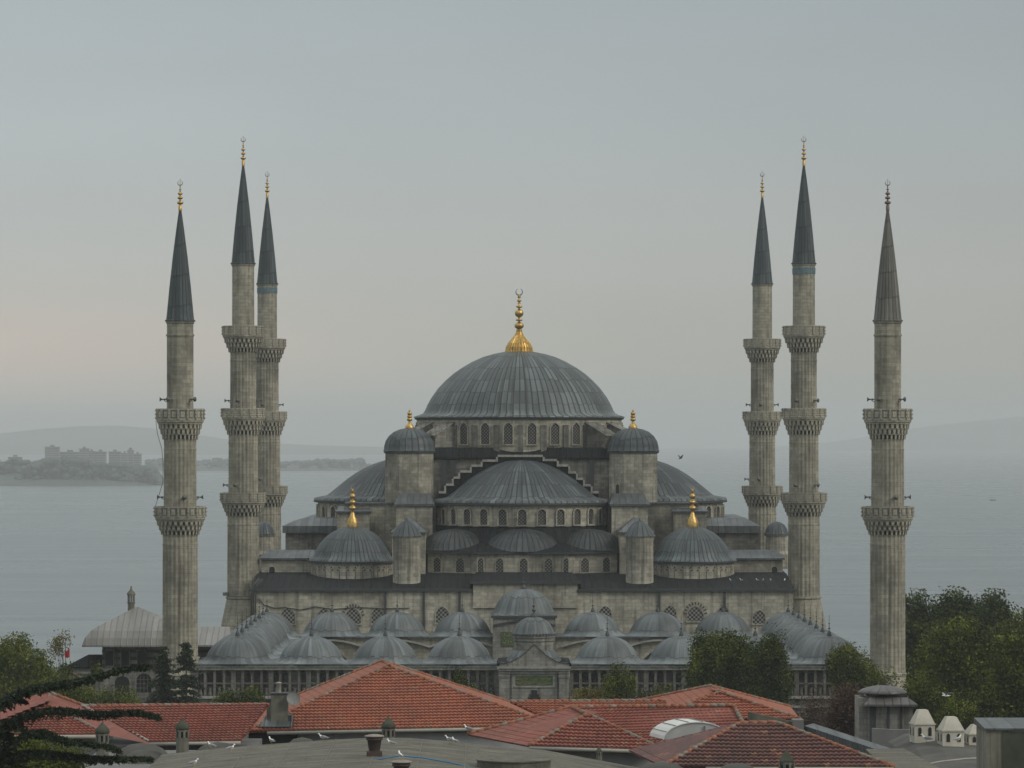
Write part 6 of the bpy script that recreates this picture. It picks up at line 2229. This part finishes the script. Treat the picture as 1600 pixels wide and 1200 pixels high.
tp = [(1363, 1138), (1392, 1140), (1425, 1140), (1425, 1150), (1405, 1152), (1390, 1158), (1375, 1166), (1363, 1169)]
q = [P(x, y, 226) for x, y in tp]
mb.prism_y([(p.x, p.z) for p in reversed(q)], 226, 226.35)
mb.prism_y([(q[0].x + 0.01, 0), (q[3].x - 0.01, 0), (q[3].x - 0.01, q[3].z - 0.4), (q[0].x + 0.01, q[-1].z - 0.2)], 226.05, 226.3)
mb.build('wall', M['plaster_dk'], lw)

dk = thing('dark_roof_building', 'dark felt domed roof below the white lantern chimneys at right', 'building', (P(1470, 0, 205).x, 205, 0))
mb = MB()
prof2 = [(1385, 1185), (1400, 1168), (1425, 1156), (1460, 1151), (1500, 1153), (1540, 1156), (1620, 1160)]
rings = []
for x, y in prof2:
    p = P(x, y, 206)
    rings.append([(p.x, 190, p.z - 4), (p.x - 0.6, 190, p.z - 0.9), (p.x, 206, p.z), (p.x, 210, p.z), (p.x, 210, p.z - 4)])
mb.loft(rings)
mb.box(P(1388, 0, 206).x, P(1618, 0, 206).x, 190.5, 209, 0, 10.5)
mb.build('roof', M['asphalt'], dk)
mb = MB()
mb.tube([P(1430, 1198, 192), P(1470, 1190, 193), P(1510, 1185.5, 194), P(1545, 1184, 195)], 0.05, 6)
mb.build('roof_seam', M['gutter'], dk)
tn = thing('flat_slab', 'tan concrete flat slab between the dark tiled roof and the dark felt roof', 'roof', (P(1400, 0, 188).x, 188, 0))
mb = MB()
q = [P(1352, 1170, 192), P(1412, 1169, 192), P(1470, 1201, 180), P(1385, 1201, 180)]
mb.loft([[(p.x, p.y, 9) for p in reversed(q)], [tuple(p) for p in reversed(q)]])
mb.build('slab', M['roofcrete'], tn)


def lantern(label, px, ytop, ybase, D, w):
    t, b_ = P(px, ytop, D), P(px, ybase, D)
    o = thing('lantern_chimney', label, 'chimney', (t.x, D, b_.z - 0.3), 'white lantern chimneys')
    H = t.z - b_.z
    hw = w / 2
    mb = MB()
    rz = R(8)
    hb = H * 0.46
    mb.obox((t.x, D, b_.z + hb / 2 - 0.15), w, w, hb + 0.3, rz)
    mb.obox((t.x, D, b_.z + hb + 0.03), w * 1.09, w * 1.09, 0.07, rz)
    b = len(mb.v)
    mb.obox((t.x, D, b_.z + hb + 0.07 + (H - hb - 0.07) / 2), w * 0.46, w * 0.46, H - hb - 0.07, rz, 0, 2.2)
    mb.obox((t.x, D, t.z), w * 0.40, w * 0.40, 0.03, rz)
    bd = mb.build('body', M['white'], o)
    for f in range(4):
        for dx in (-0.25, 0.25):
            a = rz + f * PI / 2
            px_ = t.x + dx * w * math.cos(a) + hw * math.sin(a)
            py_ = D + dx * w * math.sin(a) - hw * math.cos(a)
            mb = MB()
            win(mb, (px_, py_, b_.z + hb * 0.12), w * 0.17, hb * 0.72, a, 0.015, 0.015, True, sill=False)
            mb.build('opening', [M['white'], M['dark']], bd)


lantern('white lantern chimney nearest the stone tomb, leftmost of three', 1441, 1109, 1151, 205, 1.10)
lantern('middle white lantern chimney with a gull by its foot', 1485.5, 1120, 1160, 203, 1.16)
lantern('white lantern chimney half hidden by the concrete block at the right edge', 1526, 1132, 1160, 204, 1.12)
cb_ = thing('concrete_block', 'stained concrete stair block with bluish lead top at the bottom right corner', 'building', (P(1575, 0, 150).x, 150, 0))
mb = MB()
mb.box(P(1541, 0, 150).x, P(1660, 0, 150).x, 150, 153, 0, P(0, 1141, 150).z)
mb.build('wall', M['block_conc'], cb_)
mb = MB()
mb.box(P(1566, 0, 150).x, P(1650, 0, 150).x, 149.96, 150, 0, P(0, 1144, 150).z)  # thin panel makes the right of the wall face darker
mb.build('dark_panel', M['flue_cap'], cb_, label='dark panel on the right of the block')
mb = MB()
zt = P(0, 1141, 150).z
xa, xb = P(1538, 0, 150).x, P(1664, 0, 150).x
mb.loft([[(xa, 149.9, zt + .003), (xb, 149.9, zt + .003), (xb, 153.2, zt + .003), (xa, 153.2, zt + .003)], [(xa, 149.9, zt + .08), (xb, 149.9, zt + .08), (xb, 153.2, zt + .26), (xa, 153.2, zt + .26)]])
mb.build('lead_top', M['lead_roof'], cb_)

# flag by the sea
fl = thing('flag', 'small red flag hanging from a thin pole left of the pavilion', 'flag', (P(110, 0, 384).x, 384, 0))
mb = MB()
p0, p1 = P(109.5, 1050, 384), P(109, 1011, 384)
mb.tube([(p0.x, 384, 0), p1], 0.035, 6)
mb.build('pole', M['gutter'], fl)
mb = MB()
rings = []
for k in range(6):
    t = k / 5
    ztop, zbot = P(0, 1013 + 3 * t, 384).z, P(0, 1026 + 2.0 * math.sin(t * 3), 384).z
    x = p1.x - 0.52 * t
    rings.append([(x, 384 + 0.09 * math.sin(t * 9), ztop - 0.22 * t), (x - 0.03, 384 + 0.09 * math.sin(t * 9 + 1), (ztop + zbot) / 2), (x + 0.04, 384 + 0.09 * math.sin(t * 9 + 2), zbot)])
mb.loft(rings, close=False, cap=False, sm=True)
mb.build('cloth', M['red'], fl)


# ------------------------------------------------------------------ gulls
def loft_body(mb, spine, n=10, mi=0):
    """one continuous surface along (x, z, half-width, half-height)"""
    rings = [[(x, w * math.cos(a), z + h * math.sin(a)) for a in [2 * PI * k / n for k in range(n)]] for x, z, w, h in spine]
    mb.loft(rings, mi, True)


def make_gull(label):
    g_ = thing('gull', label, 'gull', (0, 0, 0), 'gulls on the roofs')
    mb = MB()
    loft_body(mb, [(-0.27, 0.15, .012, .008), (-0.2, 0.17, .035, .022), (-0.1, 0.185, .065, .055), (0.0, 0.20, .08, .075), (0.09, 0.23, .07, .075), (0.135, 0.275, .045, .05), (0.15, 0.32, .038, .04), (0.165, 0.352, .042, .042), (0.195, 0.362, .04, .038), (0.225, 0.358, .022, .022), (0.235, 0.355, .012, .012)])
    mb.build('body', M['gullwhite'], g_)
    mb = MB()
    for s in (-1, 1):
        rings = []
        for x, z, w, h in ((0.07, 0.235, .012, .03), (0.0, 0.235, .02, .055), (-0.12, 0.215, .018, .05), (-0.24, 0.19, .012, .03), (-0.34, 0.175, .006, .01)):
            rings.append([(x, s * 0.068 * (1 if x > -0.2 else 0.5) + w * math.cos(a), z + h * math.sin(a)) for a in [2 * PI * k / 8 for k in range(8)]])
        mb.loft(rings, 0, True)
    mb.build('wings', M['gullgrey'], g_)
    mb = MB()
    mb.tube([(0.228, 0, 0.356), (0.265, 0, 0.352), (0.285, 0, 0.338)], [0.012, 0.010, 0.003], 6)
    for s in (-1, 1):
        mb.tube([(0.0, s * 0.03, 0.14), (-0.005, s * 0.03, 0.0)], 0.008, 5)
        mb.tube([(-0.005, s * 0.03, 0.006), (0.05, s * 0.035, 0.004)], 0.009, 4)
    mb.build('beak_and_legs', M['beak'], g_)
    return g_


gull0 = make_gull('x')
first = [gull0]


def put_gull(label, loc, rz, k=1.0):
    o = first.pop() if first else copy_tree(gull0)
    o.location = loc
    o.rotation_euler.z = rz
    o.scale = (k, k, k)
    o['label'] = label
    return o


for px, py, rz, lab in ((330, 1168, 2.6, 'gull standing at the far left end of the grey roof edge'), (361, 1175, 0.6, 'gull crouched low, second from the left on the grey roof'),
                       (424, 1162, 2.2, 'gull on the grey roof edge below the chimney block'), (504, 1158, 2.9, 'gull on the grey roof edge left of the brown chimney pot'),
                       (611, 1167, 2.7, 'gull facing left just right of the brown chimney pot'), (702, 1161, 2.8, 'left gull of the pair at the right end of the grey roof'),
                       (711, 1164, 2.3, 'right gull of the pair at the right end of the grey roof'), (303, 1198, 0.4, 'gull at the bottom edge near the left corner of the grey roof')):
    put_gull(lab, roof_px(px, py), rz, 1.0)
put_gull('gull standing on the lid of the bottom edge chimney pot', (P(626, 0, 166).x, 166, P(0, 1187, 166).z - 0.01), 2.0)
ev = P(731, 1146, 204.9)
put_gull('gull perched on the eave corner of the centre right tiled house', (ev.x, ev.y, ev.z + 0.05), 2.6, 1.1)
g2 = P(1447, 1159, 203.5)
put_gull('gull in front of the leftmost white lantern chimney', (g2.x, g2.y, P(0, 1160.5, 203.5).z), 2.7, 1.2)
g3_ = P(1497, 1160, 201.5)
put_gull('gull beside the foot of the middle white lantern chimney', (g3_.x, g3_.y, P(0, 1161, 201.5).z), 0.8, 1.1)
for px, py, lab in ((1141, 905, 'white gull on the dark terrace just right of the right corner dome'), (1158, 904, 'white gull second on the dark terrace by the right corner dome'), (1183, 905, 'white gull on the dark terrace left of the arched doorway'),
                    (1192, 905.5, 'white gull on the dark terrace under the arched doorway'), (1204, 906, 'white gull on the dark terrace near the tall right minaret, fifth of the row'), (1226, 908, 'white gull last on the dark terrace beside the tall right minaret')):
    D = 460.5
    x = P(px, 0, D).x
    put_gull(lab, (x, D, 12.40), 0.5 + px, 1.0)
# flying birds
fg = thing('flying_gull', 'white gull gliding in front of the olive trees at right', 'gull', tuple(P(1478, 1087, 240)))
c = P(1478, 1087, 240)
mb = MB()
tmp = MB()
loft_body(tmp, [(-0.34, 0, .05, .006), (-0.25, 0, .04, .02), (-0.1, 0.0, .06, .06), (0.05, 0.0, .065, .065), (0.15, 0.015, .045, .045), (0.21, 0.025, .042, .042), (0.25, 0.022, .03, .03), (0.30, 0.012, .006, .006)])
rot = Matrix.Rotation(R(205), 3, 'Z')
mb.v = [tuple(c + rot @ Vector(v)) for v in tmp.v]
mb.f, mb.uv, mb.mi, mb.sm = tmp.f, tmp.uv, tmp.mi, tmp.sm
mb.build('body', M['gullwhite'], fg)
for s in (-1, 1):
    tmp = MB()
    rings = []
    for t, y, z, cx_, ch_ in ((0, 0.04, 0.03, 0.02, .17), (0.3, 0.2, 0.12, 0.05, .17), (0.55, 0.36, 0.17, 0.03, .14), (0.8, 0.52, 0.15, -0.08, .09), (1, 0.66, 0.12, -0.2, .02)):
        rings.append([(cx_ + ch_ / 2 * math.cos(a), s * y, z + 0.012 * math.sin(a) + (0.06 * t if s > 0 else 0)) for a in [2 * PI * k / 8 for k in range(8)]])
    tmp.loft(rings, 0, True)
    mb = MB()
    mb.v = [tuple(c + rot @ Vector(v)) for v in tmp.v]
    mb.f, mb.uv, mb.mi, mb.sm = tmp.f, tmp.uv, tmp.mi, tmp.sm
    mb.build('wing', M['gullgrey'], fg)
c2 = P(1063.5, 716, 430)
fb2 = thing('flying_bird', 'small dark bird flying right of the right weight tower', 'bird', tuple(c2))
mb = MB()
mb.tube([c2 + Vector((-.22, 0, -.1)), c2, c2 + Vector((.2, 0, .06))], [0.03, 0.08, 0.03], 8)
mb.build('body', M['flue'], fb2)
for s in (-1, 1):
    mb = MB()
    d = Vector((-0.15 * s, 0.25 * s, 0))
    mb.loft([[c2 + d * 0.1 + Vector((.1, 0, .02)), c2 + d * 0.1 + Vector((-.1, 0, .02)), c2 + d * 0.1 + Vector((-.1, 0, .0))], [c2 + d + Vector((.1, 0, .25)), c2 + d + Vector((-.1, 0, .25)), c2 + d + Vector((-.1, 0, .23))], [c2 + d * 1.8 + Vector((.03, 0, .38)), c2 + d * 1.8 + Vector((-.06, 0, .38)), c2 + d * 1.8 + Vector((-.06, 0, .37))]])
    mb.build('wing', M['flue'], fb2)
# a small boat far out
bt = P(1551, 782, 3810)
bo_ = thing('boat', 'tiny dark boat far out on the water at right', 'boat', (bt.x, 3810, SEA))
mb = MB()
rings = []
for x, w in ((-3, 0.7), (-1.5, 1.1), (1, 1.1), (2.4, 0.6), (3.2, 0.05)):
    rings.append([(bt.x + x, 3810 - w, SEA + 1.0), (bt.x + x, 3810, SEA - 0.3), (bt.x + x, 3810 + w, SEA + 1.0)])
mb.loft(rings)
mb.build('hull', M['flue'], bo_)
mb = MB()
mb.box(bt.x - 1.6, bt.x + 0.6, 3809.3, 3810.7, SEA + 1.0, SEA + 2.3)
mb.build('cabin', M['far_wall'], bo_)
